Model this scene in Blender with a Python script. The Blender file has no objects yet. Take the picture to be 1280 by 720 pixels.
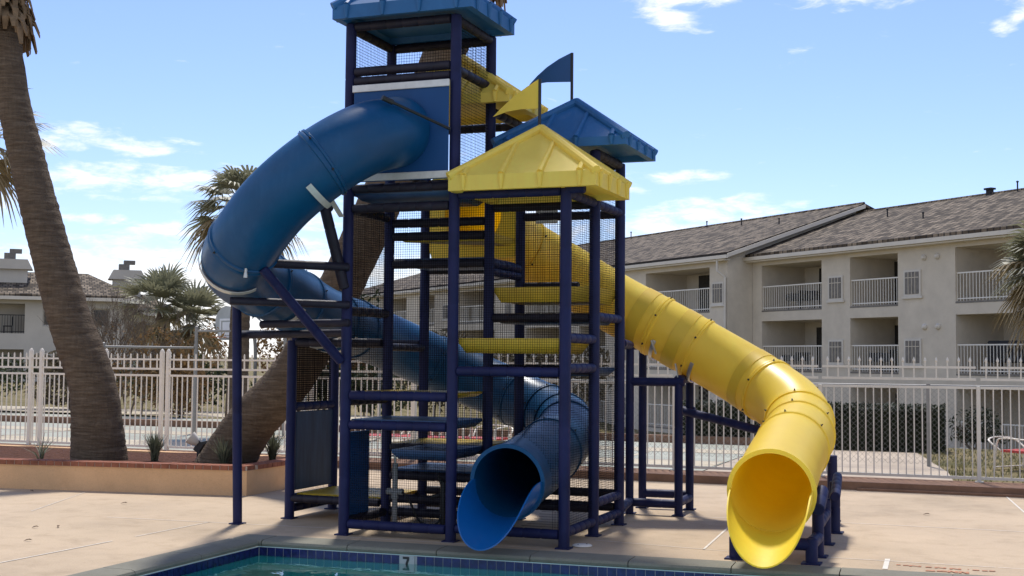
import bpy, math, random
from math import sin, cos, radians, pi, sqrt, atan2
from mathutils import Vector, Matrix
random.seed(11)
S = bpy.context.scene
COL = S.collection
V = Vector

# ------------------------------------------------------------------ materials
def nt_new(name):
    m = bpy.data.materials.new(name); m.use_nodes = True
    t = m.node_tree; b = t.nodes['Principled BSDF']
    return m, t, b
def nd(t, typ, **kw):
    n = t.nodes.new(typ)
    for k, v in kw.items():
        if k.startswith('i_'):
            key = k[2:]; key = int(key) if key.isdigit() else key
            n.inputs[key].default_value = v
        else: setattr(n, k, v)
    return n
def coords(t, scale=(1,1,1), kind='Object'):
    tc = nd(t, 'ShaderNodeTexCoord'); mp = nd(t, 'ShaderNodeMapping')
    mp.inputs['Scale'].default_value = scale
    t.links.new(tc.outputs[kind], mp.inputs['Vector'])
    return mp.outputs['Vector']
def ramp(t, fac, stops):
    r = nd(t, 'ShaderNodeValToRGB'); e = r.color_ramp.elements
    while len(e) < len(stops): e.new(.5)
    for i, (p, c) in enumerate(stops):
        e[i].position = p; e[i].color = (*c, 1)
    t.links.new(fac, r.inputs['Fac']); return r.outputs['Color']
def mixc(t, fac, a, b, mode='MIX'):
    m = nd(t, 'ShaderNodeMix', data_type='RGBA', blend_type=mode)
    for sock, v in ((m.inputs[0], fac), (m.inputs[6], a), (m.inputs[7], b)):
        if hasattr(v, 'is_linked') or hasattr(v, 'links'): t.links.new(v, sock)
        elif isinstance(v, tuple): sock.default_value = (*v, 1)
        else: sock.default_value = v
    return m.outputs[2]
def noise(t, vec, scale, detail=4, rough=.6):
    n = nd(t, 'ShaderNodeTexNoise'); n.inputs['Scale'].default_value = scale
    n.inputs['Detail'].default_value = detail; n.inputs['Roughness'].default_value = rough
    t.links.new(vec, n.inputs['Vector']); return n.outputs['Fac']
def bump(t, b, h, strength=.3, dist=.01):
    n = nd(t, 'ShaderNodeBump'); n.inputs['Strength'].default_value = strength
    n.inputs['Distance'].default_value = dist
    t.links.new(h, n.inputs['Height']); t.links.new(n.outputs['Normal'], b.inputs['Normal'])
def mat(name, c, rough=.6, var=.25, scale=6., bmp=0., metal=0., spec=.5, transl=0., bdist=.01, vec=(1,1,1), coat=0., tcol=None, r2=None, chalk=0.):
    m, t, b = nt_new(name)
    v = coords(t, vec)
    f = noise(t, v, scale, 5, .65)
    lo = tuple(max(0, x*(1-var)) for x in c); hi = tuple(min(1, x*(1+var)) for x in c)
    col = ramp(t, f, [(.3, lo), (.7, hi)])
    if chalk:
        f3 = noise(t, v, 1.1, 8, .72); f4 = noise(t, coords(t, (9,9,1.2)), 2.2, 5, .7)
        ck = nd(t,'ShaderNodeMath',operation='MULTIPLY'); t.links.new(f3, ck.inputs[0]); t.links.new(f4, ck.inputs[1])
        cm = nd(t,'ShaderNodeMapRange',i_1=.24,i_2=.42,i_3=0.,i_4=chalk); t.links.new(ck.outputs[0], cm.inputs[0])
        col = mixc(t, cm.outputs[0], col, tuple(min(1,x*1.35+.025) for x in c))
    t.links.new(col, b.inputs['Base Color'])
    b.inputs['Roughness'].default_value = rough
    if r2 is not None:
        f2 = noise(t, v, scale*2.3, 4, .7)
        mr = nd(t, 'ShaderNodeMapRange', i_1=.3, i_2=.7, i_3=rough, i_4=r2)
        t.links.new(f2, mr.inputs[0]); t.links.new(mr.outputs[0], b.inputs['Roughness'])
    b.inputs['Metallic'].default_value = metal
    b.inputs['Specular IOR Level'].default_value = spec
    if coat: b.inputs['Coat Weight'].default_value = coat; b.inputs['Coat Roughness'].default_value = .15
    if bmp: bump(t, b, noise(t, v, scale*4, 4, .7), bmp, bdist)
    if transl:
        o = t.nodes['Material Output']; tr = nd(t, 'ShaderNodeBsdfTranslucent'); mx = nd(t, 'ShaderNodeMixShader')
        tr.inputs['Color'].default_value = (*(tcol or c), 1); mx.inputs[0].default_value = transl
        t.links.new(b.outputs[0], mx.inputs[1]); t.links.new(tr.outputs[0], mx.inputs[2]); t.links.new(mx.outputs[0], o.inputs[0])
    return m

M = {}
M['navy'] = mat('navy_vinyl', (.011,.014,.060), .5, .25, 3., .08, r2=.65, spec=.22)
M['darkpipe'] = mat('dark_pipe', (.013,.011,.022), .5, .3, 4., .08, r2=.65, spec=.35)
M['blue'] = mat('blue_plastic', (.002,.060,.152), .30, .16, 1.6, .03, r2=.42, spec=.30, chalk=.3)
M['bluelip'] = mat('blue_plastic_lip', (.006,.13,.40), .28, .08, 2., 0, transl=.18)
M['blueroof'] = mat('blue_roof_plastic', (.020,.115,.28), .48, .12, 2., .02, r2=.6, spec=.35, chalk=.3)
M['bluepanel'] = mat('blue_panel_plastic', (.004,.055,.175), .5, .1, 2., spec=.3)
M['darkpanel'] = mat('weathered_blue_panel', (.022,.052,.105), .6, .35, 3., .1, vec=(6,6,.7))
M['yellow'] = mat('yellow_plastic', (.96,.76,.09), .36, .08, 1.8, .02, chalk=.3, transl=.40, tcol=(1,.78,.05), r2=.38)
M['yellowlip'] = mat('yellow_lip', (.94,.71,.05), .55, .08, 1.8, .02, chalk=.3, transl=.3, tcol=(1,.72,.035), spec=.3)
M['yellowband'] = mat('yellow_overlap', (.83,.60,.055), .4, .1, 2., transl=.3, tcol=(.9,.62,.03))
M['yellowroof'] = mat('yellow_roof_plastic', (.95,.73,.14), .5, .08, 2., .02, transl=.30, tcol=(1,.80,.12), spec=.35, chalk=.3)
M['yellowdeck'] = mat('yellow_deck_plastic', (.70,.48,.04), .45, .2, 4., transl=.15)
M['bluedeck'] = mat('blue_deck_vinyl', (.03,.075,.17), .42, .25, 4.)
M['net'] = mat('black_net_cord', (.006,.006,.008), .9, .2, 10., spec=.05)
M['metal'] = mat('galvanised_metal', (.55,.54,.50), .42, .2, 9., .05, metal=.75)
M['strip'] = mat('aluminium_strip', (.62,.61,.57), .5, .12, 9., metal=.35)
M['bolt'] = mat('black_bolt', (.012,.012,.012), .5)
M['white'] = mat('white_paint', (.82,.745,.62), .5, .06, 3., .05)
M['white2'] = mat('cream_paint', (.62,.59,.52), .5, .08, 3., .05)
M['flagblue'] = mat('blue_flag_plastic', (.010,.075,.22), .4, .1, 3., transl=.1)
M['flagyellow'] = mat('yellow_flag_plastic', (.92,.72,.10), .5, .08, 3., transl=.4)
M['stucco'] = mat('building_stucco', (.58,.52,.425), .9, .09, 1.2, .35, spec=.2, bdist=.03)
M['stuccolow'] = mat('building_trim', (.60,.56,.49), .8, .08, 1.2, .1, spec=.2)
M['whitewall'] = mat('white_stucco', (.54,.495,.42), .9, .08, .6, .2, spec=.2)
M['darkglass'] = mat('dark_door_glass', (.035,.033,.032), .12, .3, 2.)
M['grille'] = mat('vent_grille', (.16,.145,.125), .6, .3, 9.)
M['rail_w'] = mat('balcony_rail_paint', (.72,.69,.62), .5, .05, 3.)
M['darkstuff'] = mat('dark_cover', (.02,.02,.022), .8, .3, 3.)
M['gutter'] = mat('gutter_paint', (.66,.60,.50), .6, .06, 2.)
M['brickcap'] = mat('brick_cap', (.27,.105,.062), .85, .3, 7., .4, spec=.2)
M['mortar'] = mat('mortar', (.42,.34,.27), .9, .15, 10., .3, spec=.2)
M['soil'] = mat('red_mulch', (.125,.058,.038), .95, .45, 14., .9, spec=.1, bdist=.04)
M['grasstuft'] = mat('tuft_blades', (.135,.145,.090), .7, .3, 5., transl=.2)
M['frond'] = mat('palm_frond', (.22,.215,.13), .5, .35, 1.3, transl=.32)
M['frond_dry'] = mat('dry_palm_frond', (.27,.20,.095), .7, .3, 1.3, transl=.2)
M['skirt'] = mat('dead_frond_bases', (.22,.15,.085), .85, .4, 5., .3, spec=.2)
M['twig'] = mat('bare_twig', (.15,.115,.085), .9, .25, 3., spec=.2)
M['leaf_brown'] = mat('brown_foliage', (.23,.140,.060), .8, .35, .8, transl=.2, spec=.2)
M['leaf_grey'] = mat('grey_brown_foliage', (.14,.115,.072), .8, .3, .8, transl=.2, spec=.2)
M['leaf_green'] = mat('dark_green_foliage', (.045,.058,.022), .6, .35, .8, transl=.2, spec=.3)
M['leaf_hedge'] = mat('hedge_foliage', (.024,.032,.012), .6, .35, 1.2, transl=.15, spec=.3)
M['red'] = mat('red_strap', (.55,.055,.04), .5, .15, 4.)
M['pvc'] = mat('grey_pvc', (.30,.30,.29), .5, .1, 4.)
M['hose'] = mat('black_hose', (.014,.014,.014), .55)
M['greypaint'] = mat('grey_pipe_paint', (.25,.24,.22), .5, .15, 4.)
M['boardgrey'] = mat('backboard_grey', (.42,.43,.40), .6, .12, 3.)
M['boardwhite'] = mat('backboard_white', (.78,.78,.76), .5, .05, 3.)
M['orange'] = mat('orange_hoop', (.6,.16,.03), .5)
M['drain'] = mat('drain_cover_plastic', (.76,.73,.66), .5, .08, 8.)
M['black'] = mat('black_plastic', (.015,.015,.015), .5)
M['redpaint'] = mat('worn_red_paint', (.44,.21,.125), .85, .3, 30., spec=.2)
M['joint'] = mat('white_joint_filler', (.66,.61,.53), .85, .15, 9., spec=.2)
M['kerb'] = mat('brown_kerb', (.215,.125,.082), .9, .22, 4., .3, spec=.2)
M['tileblue'] = mat('navy_pool_tile', (.012,.016,.085), .12, .5, 22.)
M['tilewhite'] = mat('white_pool_tile', (.36,.38,.37), .2, .08, 9.)
M['grout'] = mat('pool_grout', (.32,.33,.33), .8, .15, 20.)
M['dryleaf'] = mat('dry_leaf', (.11,.065,.03), .8, .3, 20.)

def mthn(t,f):
    n = nd(t,'ShaderNodeMath',operation='MULTIPLY',i_1=.55); t.links.new(f,n.inputs[0]); return n.outputs[0]
def trunk_mat():
    m, t, b = nt_new('palm_bark')
    v = coords(t)
    tc = nd(t, 'ShaderNodeTexCoord'); mp = nd(t, 'ShaderNodeMapping'); mp.inputs['Scale'].default_value = (3,3,26)
    t.links.new(tc.outputs['Object'], mp.inputs['Vector'])
    n1 = noise(t, mp.outputs['Vector'], 1.3, 5, .7)
    mp2 = nd(t, 'ShaderNodeMapping'); mp2.inputs['Scale'].default_value = (24,24,3)
    t.links.new(tc.outputs['Object'], mp2.inputs['Vector'])
    n2 = noise(t, mp2.outputs['Vector'], 1.2, 4, .6)
    n3 = noise(t, v, 1.6, 4, .6)
    c1 = ramp(t, n1, [(.3, (.060,.046,.033)), (.52, (.150,.117,.085)), (.72, (.25,.205,.155))])
    c2 = mixc(t, n2, (.55,.52,.5), (1.15,1.1,1.05))
    c = mixc(t, 1., c1, c2, 'MULTIPLY')
    c = mixc(t, mthn(t,n3), c, (.135,.095,.062)); 
    t.links.new(c, b.inputs['Base Color']); b.inputs['Roughness'].default_value = .95; b.inputs['Specular IOR Level'].default_value = .15
    h = nd(t, 'ShaderNodeMath', operation='ADD'); t.links.new(n1, h.inputs[0]); t.links.new(n2, h.inputs[1])
    bump(t, b, h.outputs[0], .9, .03); return m
M['bark'] = trunk_mat()

def concrete(name, base, rough=.85, stain=(.5,.45,.38), spk=.5, bm=.25):
    m, t, b = nt_new(name)
    v = coords(t)
    big = noise(t, v, .55, 6, .65); mid = noise(t, v, 3.2, 6, .7); fine = noise(t, v, 70., 3, .7)
    c = ramp(t, big, [(.30, tuple(x*.80 for x in base)), (.5, base), (.72, tuple(min(1,x*1.12) for x in base))])
    c2 = ramp(t, mid, [(.28, stain), (.5, (1,1,1))])
    c = mixc(t, .32, c, c2, 'MULTIPLY')
    c3 = ramp(t, fine, [(.3, (.66,.64,.62)), (.5, (1,1,1)), (.72, (1.0,1.0,1.0))])
    c = mixc(t, spk, c, c3, 'MULTIPLY')
    vo = nd(t, 'ShaderNodeTexNoise'); vo.inputs['Scale'].default_value = 1.15; vo.inputs['Detail'].default_value = 8
    vo.inputs['Distortion'].default_value = 1.4
    t.links.new(v, vo.inputs['Vector'])
    c4 = ramp(t, vo.outputs['Fac'], [(.60, (1,1,1)), (.72, (.74,.71,.68))])
    c = mixc(t, .4, c, c4, 'MULTIPLY')
    t.links.new(c, b.inputs['Base Color']); b.inputs['Roughness'].default_value = rough; b.inputs['Specular IOR Level'].default_value = .25
    bump(t, b, fine, bm, .006); return m
M['deck'] = concrete('deck_concrete', (.50,.385,.262))
M['coping'] = concrete('coping_concrete', (.215,.205,.16), .8)
M['planterwall'] = concrete('planter_stucco', (.72,.45,.24), .9, (.74,.66,.58), .35, .5)
M['court'] = concrete('court_paint', (.385,.39,.32), .8)
M['courtline'] = concrete('court_cream', (.52,.45,.33), .85)
M['path'] = concrete('path_concrete', (.47,.385,.29))

def ground_mat():
    m, t, b = nt_new('dry_lawn')
    v = coords(t)
    a = noise(t, v, .9, 6, .7); f = noise(t, v, 9., 5, .75)
    c = ramp(t, a, [(.32, (.115,.105,.045)), (.5, (.20,.165,.085)), (.68, (.29,.225,.13))])
    c2 = ramp(t, f, [(.3, (.55,.55,.5)), (.6, (1.1,1.1,1.05))])
    c = mixc(t, .8, c, c2, 'MULTIPLY')
    t.links.new(c, b.inputs['Base Color']); b.inputs['Roughness'].default_value = .95; b.inputs['Specular IOR Level'].default_value = .1
    bump(t, b, f, .8, .05); return m
M['lawn'] = ground_mat()

def rooftile():
    m, t, b = nt_new('roof_tiles')
    v = coords(t)
    br = nd(t, 'ShaderNodeTexBrick'); br.offset = .5
    br.inputs['Color1'].default_value = (.062,.047,.032,1); br.inputs['Color2'].default_value = (.285,.228,.165,1)
    br.inputs['Mortar'].default_value = (.035,.03,.026,1); br.inputs['Scale'].default_value = 1.
    br.inputs['Mortar Size'].default_value = .03; br.inputs['Brick Width'].default_value = .30; br.inputs['Row Height'].default_value = .36
    br.inputs['Bias'].default_value = -.1
    t.links.new(v, br.inputs['Vector'])
    n = noise(t, v, .5, 4, .6)
    n9 = noise(t, v, 4.3, 5, .8)
    c = mixc(t, .4, br.outputs['Color'], ramp(t, n, [(.3,(.75,.74,.72)),(.7,(1.15,1.12,1.1))]), 'MULTIPLY')
    c = mixc(t, .9, c, ramp(t, n9, [(.3,(.5,.5,.5)),(.55,(1,1,1)),(.75,(1.25,1.22,1.2))]), 'MULTIPLY')
    t.links.new(c, b.inputs['Base Color']); b.inputs['Roughness'].default_value = .9; b.inputs['Specular IOR Level'].default_value = .2
    bump(t, b, br.outputs['Fac'], -.8, .06); return m
M['rooftile'] = rooftile()

def water_mat():
    m, t, b = nt_new('pool_water'); o = t.nodes['Material Output']
    v = coords(t, (1,1.6,1))
    n = noise(t, v, 2.6, 3, .5); n2 = noise(t, v, 9, 2, .5)
    a = nd(t, 'ShaderNodeMath', operation='MULTIPLY_ADD', i_1=.25); t.links.new(n2, a.inputs[0]); t.links.new(n, a.inputs[2])
    bp = nd(t, 'ShaderNodeBump', i_0=.07, i_1=.05); t.links.new(a.outputs[0], bp.inputs['Height'])
    gl = nd(t, 'ShaderNodeBsdfGlossy'); gl.inputs['Roughness'].default_value = .015; gl.inputs['Color'].default_value = (.9,.95,.95,1)
    tr = nd(t, 'ShaderNodeBsdfTransparent'); tr.inputs['Color'].default_value = (.16,.62,.60,1)
    fr = nd(t, 'ShaderNodeFresnel', i_0=1.33)
    for x in (gl, fr): t.links.new(bp.outputs[0], x.inputs['Normal'])
    fm = nd(t, 'ShaderNodeMath', operation='MULTIPLY', i_1=.62); t.links.new(fr.outputs[0], fm.inputs[0])
    mx = nd(t, 'ShaderNodeMixShader'); t.links.new(fm.outputs[0], mx.inputs[0]); t.links.new(tr.outputs[0], mx.inputs[1]); t.links.new(gl.outputs[0], mx.inputs[2])
    t.links.new(mx.outputs[0], o.inputs[0]); return m
M['water'] = water_mat()
M['plaster'] = mat('pool_plaster', (.50,.68,.64), .7, .08, 2.)

# ------------------------------------------------------------------ mesh builder
def frame(d):
    d = d.normalized(); a = V((0,0,1)) if abs(d.z) < .95 else V((1,0,0))
    u = d.cross(a).normalized(); w = u.cross(d).normalized()
    return u, w
class MB:
    def __init__(s): s.v = []; s.f = []
    def add(s, vs, fs):
        o = len(s.v); s.v += [tuple(x) for x in vs]; s.f += [tuple(i+o for i in f) for f in fs]; return s
    def hexa(s, p): # 8 pts: bottom 4 ccw, top 4 ccw
        return s.add(p, [(3,2,1,0),(4,5,6,7),(0,1,5,4),(1,2,6,5),(2,3,7,6),(3,0,4,7)])
    def box(s, x0,x1,y0,y1,z0,z1):
        return s.hexa([(x0,y0,z0),(x1,y0,z0),(x1,y1,z0),(x0,y1,z0),(x0,y0,z1),(x1,y0,z1),(x1,y1,z1),(x0,y1,z1)])
    def cbox(s, x0,x1,y0,y1,z0,z1,c=.012): # chamfered box (vertical + top edges)
        lay = []
        for z, k in ((z0, c), (z0+c, 0), (z1-c, 0), (z1, c)):
            e = c
            r = [(x0+e+k*0, y0+k), (x1-e, y0+k), (x1-k, y0+e), (x1-k, y1-e), (x1-e, y1-k), (x0+e, y1-k), (x0+k, y1-e), (x0+k, y0+e)]
            lay.append([(a,b,z) for a,b in r])
        vs = sum(lay, []); fs = [tuple(range(7,-1,-1)), tuple(range(24,32))]
        for l in range(3):
            for i in range(8):
                j = (i+1) % 8; fs.append((l*8+i, l*8+j, l*8+8+j, l*8+8+i))
        return s.add(vs, fs)
    def bar(s, p, q, r, r2=None, n=10, caps=True):
        p = V(p); q = V(q); u, w = frame(q-p); r2 = r if r2 is None else r2
        vs = []
        for c, rr in ((p, r), (q, r2)):
            for i in range(n):
                a = 2*pi*i/n; vs.append(c+u*(rr*cos(a))+w*(rr*sin(a)))
        fs = [(i, i+n, (i+1)%n+n, (i+1)%n) for i in range(n)]
        if caps: fs += [tuple(range(n)), tuple(range(2*n-1, n-1, -1))]
        return s.add(vs, fs)
    def sbar(s, p, q, w, h=None): # square bar
        p = V(p); q = V(q); u, k = frame(q-p); h = h or w
        vs = []
        for c in (p, q):
            for a, b in ((-1,-1),(1,-1),(1,1),(-1,1)): vs.append(c+u*(a*w/2)+k*(b*h/2))
        return s.hexa(vs)
    def padded(s, p, q, r=.05, n=12, pitch=.27, groove=.10): # foam sleeve sections
        p = V(p); q = V(q); L = (q-p).length; u, w = frame(q-p); d = (q-p)/L
        k = max(1, int(round(L/pitch))); prof = [(0, r*.8), (min(.008,L*.1), r*.97)]
        for i in range(1, k):
            z = L*i/k; prof += [(z-.012, r), (z, r*(1-groove)), (z+.012, r)]
        prof += [(L-min(.008,L*.1), r*.97), (L, r*.8)]
        vs = []
        for z, rr in prof:
            for i in range(n):
                a = 2*pi*i/n; vs.append(p+d*z+u*(rr*cos(a))+w*(rr*sin(a)))
        m = len(prof); fs = [tuple(range(n)), tuple(range(m*n-1, m*n-n-1, -1))]
        for j in range(m-1):
            for i in range(n): fs.append((j*n+i, j*n+n+i, j*n+n+(i+1)%n, j*n+(i+1)%n))
        return s.add(vs, fs)
    def tube(s, pts, rad, n=16, caps=True, inner=None):
        pts = [V(p) for p in pts]; m = len(pts)
        tn = [(pts[min(i+1,m-1)]-pts[max(i-1,0)]).normalized() for i in range(m)]
        u, w = frame(tn[0]); vs = []; ivs = []
        for i in range(m):
            if i:
                u = (u - tn[i]*u.dot(tn[i])).normalized(); w = u.cross(tn[i]).normalized()
            r = rad[i] if isinstance(rad, (list,tuple)) else rad
            for k in range(n):
                a = 2*pi*k/n; e = u*cos(a)+w*sin(a)
                vs.append(pts[i]+e*r)
                if inner: ivs.append(pts[i]+e*(inner))
        fs = []
        for j in range(m-1):
            for i in range(n): fs.append((j*n+i, j*n+n+i, j*n+n+(i+1)%n, j*n+(i+1)%n))
        if inner:
            o = m*n; vs += ivs
            for j in range(m-1):
                for i in range(n): fs.append((o+j*n+(i+1)%n, o+j*n+n+(i+1)%n, o+j*n+n+i, o+j*n+i))
            for i in range(n):
                k = (i+1) % n
                fs.append((i, k, o+k, o+i)); e = (m-1)*n
                fs.append((e+k, e+i, o+e+i, o+e+k))
        elif caps: fs += [tuple(range(n)), tuple(range(m*n-1, m*n-n-1, -1))]
        return s.add(vs, fs)
    def lathe(s, o, prof, n=20, axis=V((0,0,1))):
        o = V(o); u, w = frame(axis); axis = axis.normalized(); vs = []
        for r, z in prof:
            for i in range(n):
                a = 2*pi*i/n; vs.append(o+axis*z+u*(r*cos(a))+w*(r*sin(a)))
        m = len(prof); fs = [tuple(range(n)), tuple(range(m*n-1, m*n-n-1, -1))]
        for j in range(m-1):
            for i in range(n): fs.append((j*n+i, j*n+n+i, j*n+n+(i+1)%n, j*n+(i+1)%n))
        return s.add(vs, fs)
    def prism(s, poly, depth): # poly: list of 3D pts (planar), extruded by vector depth
        n = len(poly); d = V(depth); vs = [V(p) for p in poly]+[V(p)+d for p in poly]
        return s.add(vs, [tuple(range(n-1,-1,-1)), tuple(range(n, 2*n))]+[(i, (i+1)%n, (i+1)%n+n, i+n) for i in range(n)])
    def quad(s, *p): return s.add(p, [tuple(range(len(p)))])
    def build(s, name, m, parent=None, smooth=True, local=False, ang=35, origin=None):
        me = bpy.data.meshes.new(name)
        off = V((0,0,0))
        if parent is not None and not local: off = worldloc(parent)
        elif parent is None:
            if origin is not None: off = V(origin)
            else:
                xs = [p[0] for p in s.v]; ys = [p[1] for p in s.v]; zs = [p[2] for p in s.v]
                off = V(((min(xs)+max(xs))/2, (min(ys)+max(ys))/2, min(zs)))
        me.from_pydata([(p[0]-off.x, p[1]-off.y, p[2]-off.z) for p in s.v], [], s.f)
        me.validate(); me.update()
        import bmesh
        bm = bmesh.new(); bm.from_mesh(me); bmesh.ops.recalc_face_normals(bm, faces=bm.faces); bm.to_mesh(me); bm.free()
        if smooth:
            me.polygons.foreach_set('use_smooth', [True]*len(me.polygons)); me.set_sharp_from_angle(angle=radians(ang))
        o = bpy.data.objects.new(name, me); COL.objects.link(o)
        mm = m if isinstance(m, bpy.types.Material) else M[m]
        me.materials.append(mm)
        if parent is not None: o.parent = parent
        else: o.location = off
        return o
def worldloc(o):
    l = V((0,0,0))
    while o is not None: l = l + o.location; o = o.parent
    return l
def tag(o, label=None, cat=None, group=None, kind=None):
    if label: o['label'] = label
    if cat: o['category'] = cat
    if group: o['group'] = group
    if kind: o['kind'] = kind
    return o
def thing(name, label, cat, loc=(0,0,0), rz=0, group=None):
    o = bpy.data.objects.new(name, None); COL.objects.link(o); o.empty_display_size = .2
    o.location = loc; o.rotation_euler.z = rz
    return tag(o, label, cat, group)
def struct(name, mb, m, smooth=False): return tag(mb.build(name, m, None, smooth, origin=(0,0,0)), kind='structure')
def copy_tree(o, parent=None):
    c = o.copy(); COL.objects.link(c)
    if parent is not None: c.parent = parent
    for ch in list(o.children): copy_tree(ch, c)
    return c
def spline(P, per=8):
    P = [V(p) for p in P]; out = []
    for i in range(len(P)-1):
        a = P[max(i-1,0)]; b = P[i]; c = P[i+1]; d = P[min(i+2, len(P)-1)]
        for k in range(per):
            t = k/per; t2 = t*t; t3 = t2*t
            out.append(.5*((2*b)+(c-a)*t+(2*a-5*b+4*c-d)*t2+(3*b-a-3*c+d)*t3))
    out.append(P[-1]); return out

# ------------------------------------------------------------------ setting: ground, deck, pool
def gz(x, y): # the lawn falls away towards the right-hand building
    d = (y-24.5)*.95+(x+5)*.12
    k = min(1, max(0, d/24.)); k = k*k*(3-2*k)
    w = min(1, max(0, (x+34)/16.)) 
    return -2.0*k*w-.02
mb = MB()
xs = [-900,-400,-200,-110]+list(range(-80,41,3))+[60,110,200,400,900]
ys = [17.3,18,19,20,22,24]+list(range(26,110,3))+[130,200,400,900,1500]
for y in ys:
    for x in xs: mb.v.append((x, y, gz(x, y)))
nx = len(xs)
for j in range(len(ys)-1):
    for i in range(nx-1): mb.f.append((j*nx+i, j*nx+i+1, (j+1)*nx+i+1, (j+1)*nx+i))
struct('lawn_ground', mb, 'lawn', True)
# deck (with the pool cut out)
def yo(x): return 10.04+.05*(x+6.29)      # outer edge of the far coping
PX1 = 7.0
mb = MB()
mb.quad((-40,-8,0),(-6.29,-8,0),(-6.29,yo(-6.29),0),(-40,yo(-6.29),0))
mb.quad((-40,yo(-6.29),0),(-6.29,yo(-6.29),0),(PX1,yo(PX1),0),(30,yo(PX1),0),(30,17.0,0),(-40,17.0,0))
mb.quad((PX1,-8,0),(30,-8,0),(30,yo(PX1),0),(PX1,yo(PX1),0))
mb.quad((-6.29,-8,0),(PX1,-8,0),(PX1,1.2,0),(-6.29,1.2,0))
struct('pool_deck', mb, 'deck')
# coping slabs
def coping_run(mb, a, b, inn, n, gap=.008):
    a = V(a); b = V(b); inn = V(inn)
    for i in range(n):
        p = a.lerp(b, i/n); q = a.lerp(b, (i+1)/n); d = (q-p).normalized()*gap/2
        p = p+d; q = q-d
        prof = [(0,.004),(.26,.004),(.29,-.006),(.30,-.025),(.29,-.045),(.26,-.055),(0,-.055)]
        vs = [c+inn*w+V((0,0,z)) for c in (p, q) for w, z in prof]; k = len(prof)
        mb.add(vs, [tuple(range(k)), tuple(range(2*k-1,k-1,-1))]+[(j, j+k, (j+1)%k+k, (j+1)%k) for j in range(k)])
mb = MB()
fd = V((1,.05,0)).normalized(); fin = V((.05,-1,0)).normalized()
coping_run(mb, (-5.99,yo(-5.99),0), (PX1,yo(PX1),0), fin, 16)
coping_run(mb, (-6.29,yo(-6.29)-.302,0), (-6.29,1.2,0), V((1,0,0)), 10)
coping_run(mb, (-6.29,yo(-6.29),0), (-5.994,yo(-5.994),0), fin, 1)
struct('pool_coping', mb, 'coping', True)
# basin walls + floor
def yi(x): return yo(x)-.285
xl = -6.005
mb = MB()
zt, zb = -.05, -1.9
mb.quad((xl,yi(xl),zt),(PX1,yi(PX1),zt),(PX1,yi(PX1),zb),(xl,yi(xl),zb))
mb.quad((xl,1.2,zt),(xl,yi(xl),zt),(xl,yi(xl),zb),(xl,1.2,zb))
mb.quad((xl,1.2,zt),(xl,1.2,zb),(PX1,1.2,zb),(PX1,1.2,zt))
mb.quad((PX1,1.2,zt),(PX1,1.2,zb),(PX1,yi(PX1),zb),(PX1,yi(PX1),zt))
mb.quad((xl,1.2,zb),(xl,yi(xl),zb),(PX1,yi(PX1),zb),(PX1,1.2,zb))
struct('pool_basin', mb, 'plaster')
mb = MB(); mb.quad((xl,1.2,-.124),(PX1,1.2,-.124),(PX1,yi(PX1)-.004,-.124),(xl+.004,yi(xl)-.004,-.124))
struct('pool_water', mb, 'water')
# waterline tiles: grout strip plus one tile per 0.09 m
mg = MB(); mg.quad((xl+.003,yi(xl)-.004,-.056),(PX1,yi(PX1)-.004,-.056),(PX1,yi(PX1)-.004,-.135),(xl+.003,yi(xl)-.004,-.135))
mg.quad((xl+.004,yi(xl)-.004,-.056),(xl+.004,3,-.056),(xl+.004,3,-.135),(xl+.004,yi(xl)-.004,-.135))
struct('tile_grout', mg, 'grout')
mt = MB(); x = xl+.01; MARK = -4.62
while x < PX1-.1:
    if abs(x+.037-MARK) > .085:
        for z0, z1 in ((-.128,-.058),):
            y0 = yi(x)-.0075; y1 = yi(x+.072)-.0075
            mt.hexa([(x,y0,z0),(x+.072,y1,z0),(x+.072,y1+.006,z0),(x,y0+.006,z0),(x,y0,z1),(x+.072,y1,z1),(x+.072,y1+.006,z1),(x,y0+.006,z1)])
    x += .0775
y = yi(xl)-.09
while y > 4:
    for z0, z1 in ((-.128,-.058),): mt.box(xl+.001, xl+.0085, y, y+.072, z0, z1)
    y -= .0775
struct('tile_band', mt, 'tileblue')
mk = MB(); y0 = yi(MARK)-.010
mk.box(MARK-.075, MARK+.075, y0, y0+.009, -.205, -.058)
dm = mk.build('depth_marker', 'tilewhite', None, False)
tag(dm, 'white depth tile with a black 7 in the blue waterline tile band', 'depth marker')
m7 = MB(); yy = y0-.003
m7.prism([(MARK-.03,yy,-.066),(MARK+.03,yy,-.066),(MARK+.03,yy,-.085),(MARK-.03,yy,-.085)], (0,.002,0))
m7.prism([(MARK+.008,yy,-.0855),(MARK+.03,yy,-.0855),(MARK+.002,yy,-.165),(MARK-.018,yy,-.165)], (0,.002,0))
m7.build('numeral', 'black', dm, False)
# joints (white filler) in the deck, each a thin strip
mb = MB()
def strip(a, b, w=.012, z=.004):
    a = V((a[0],a[1],z)); b = V((b[0],b[1],z)); d = (b-a).normalized(); n = V((-d.y,d.x,0))*w/2
    mb.quad(a-n, b-n, b+n, a+n)
strip((-7.15,7.6),(-7.11,9.2),.018); strip((-7.1,9.5),(-7.08,10.62),.014); strip((-7.1,4),(-7.14,7.0),.016)
strip((-8.2,10.52),(-5.6,10.71),.012); strip((-12,10.3),(-9.5,10.45),.010)
strip((-2.31,10.81),(-2.41,12.62),.02); strip((-1.52,13.14),(6,13.24),.014); strip((-3.59,12.9),(-2.45,13.04),.014)
strip((-1.34,10.78),(.0,10.80),.012); strip((.02,10.80),(5,10.85),.010); strip((-3.31,10.95),(-1.8,10.74),.012)
strip((-.80,10.36),(-.82,10.90),.04); strip((.12,16.6),(.33,14.5),.02); strip((.33,14.4),(.42,13.3),.015)
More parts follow.
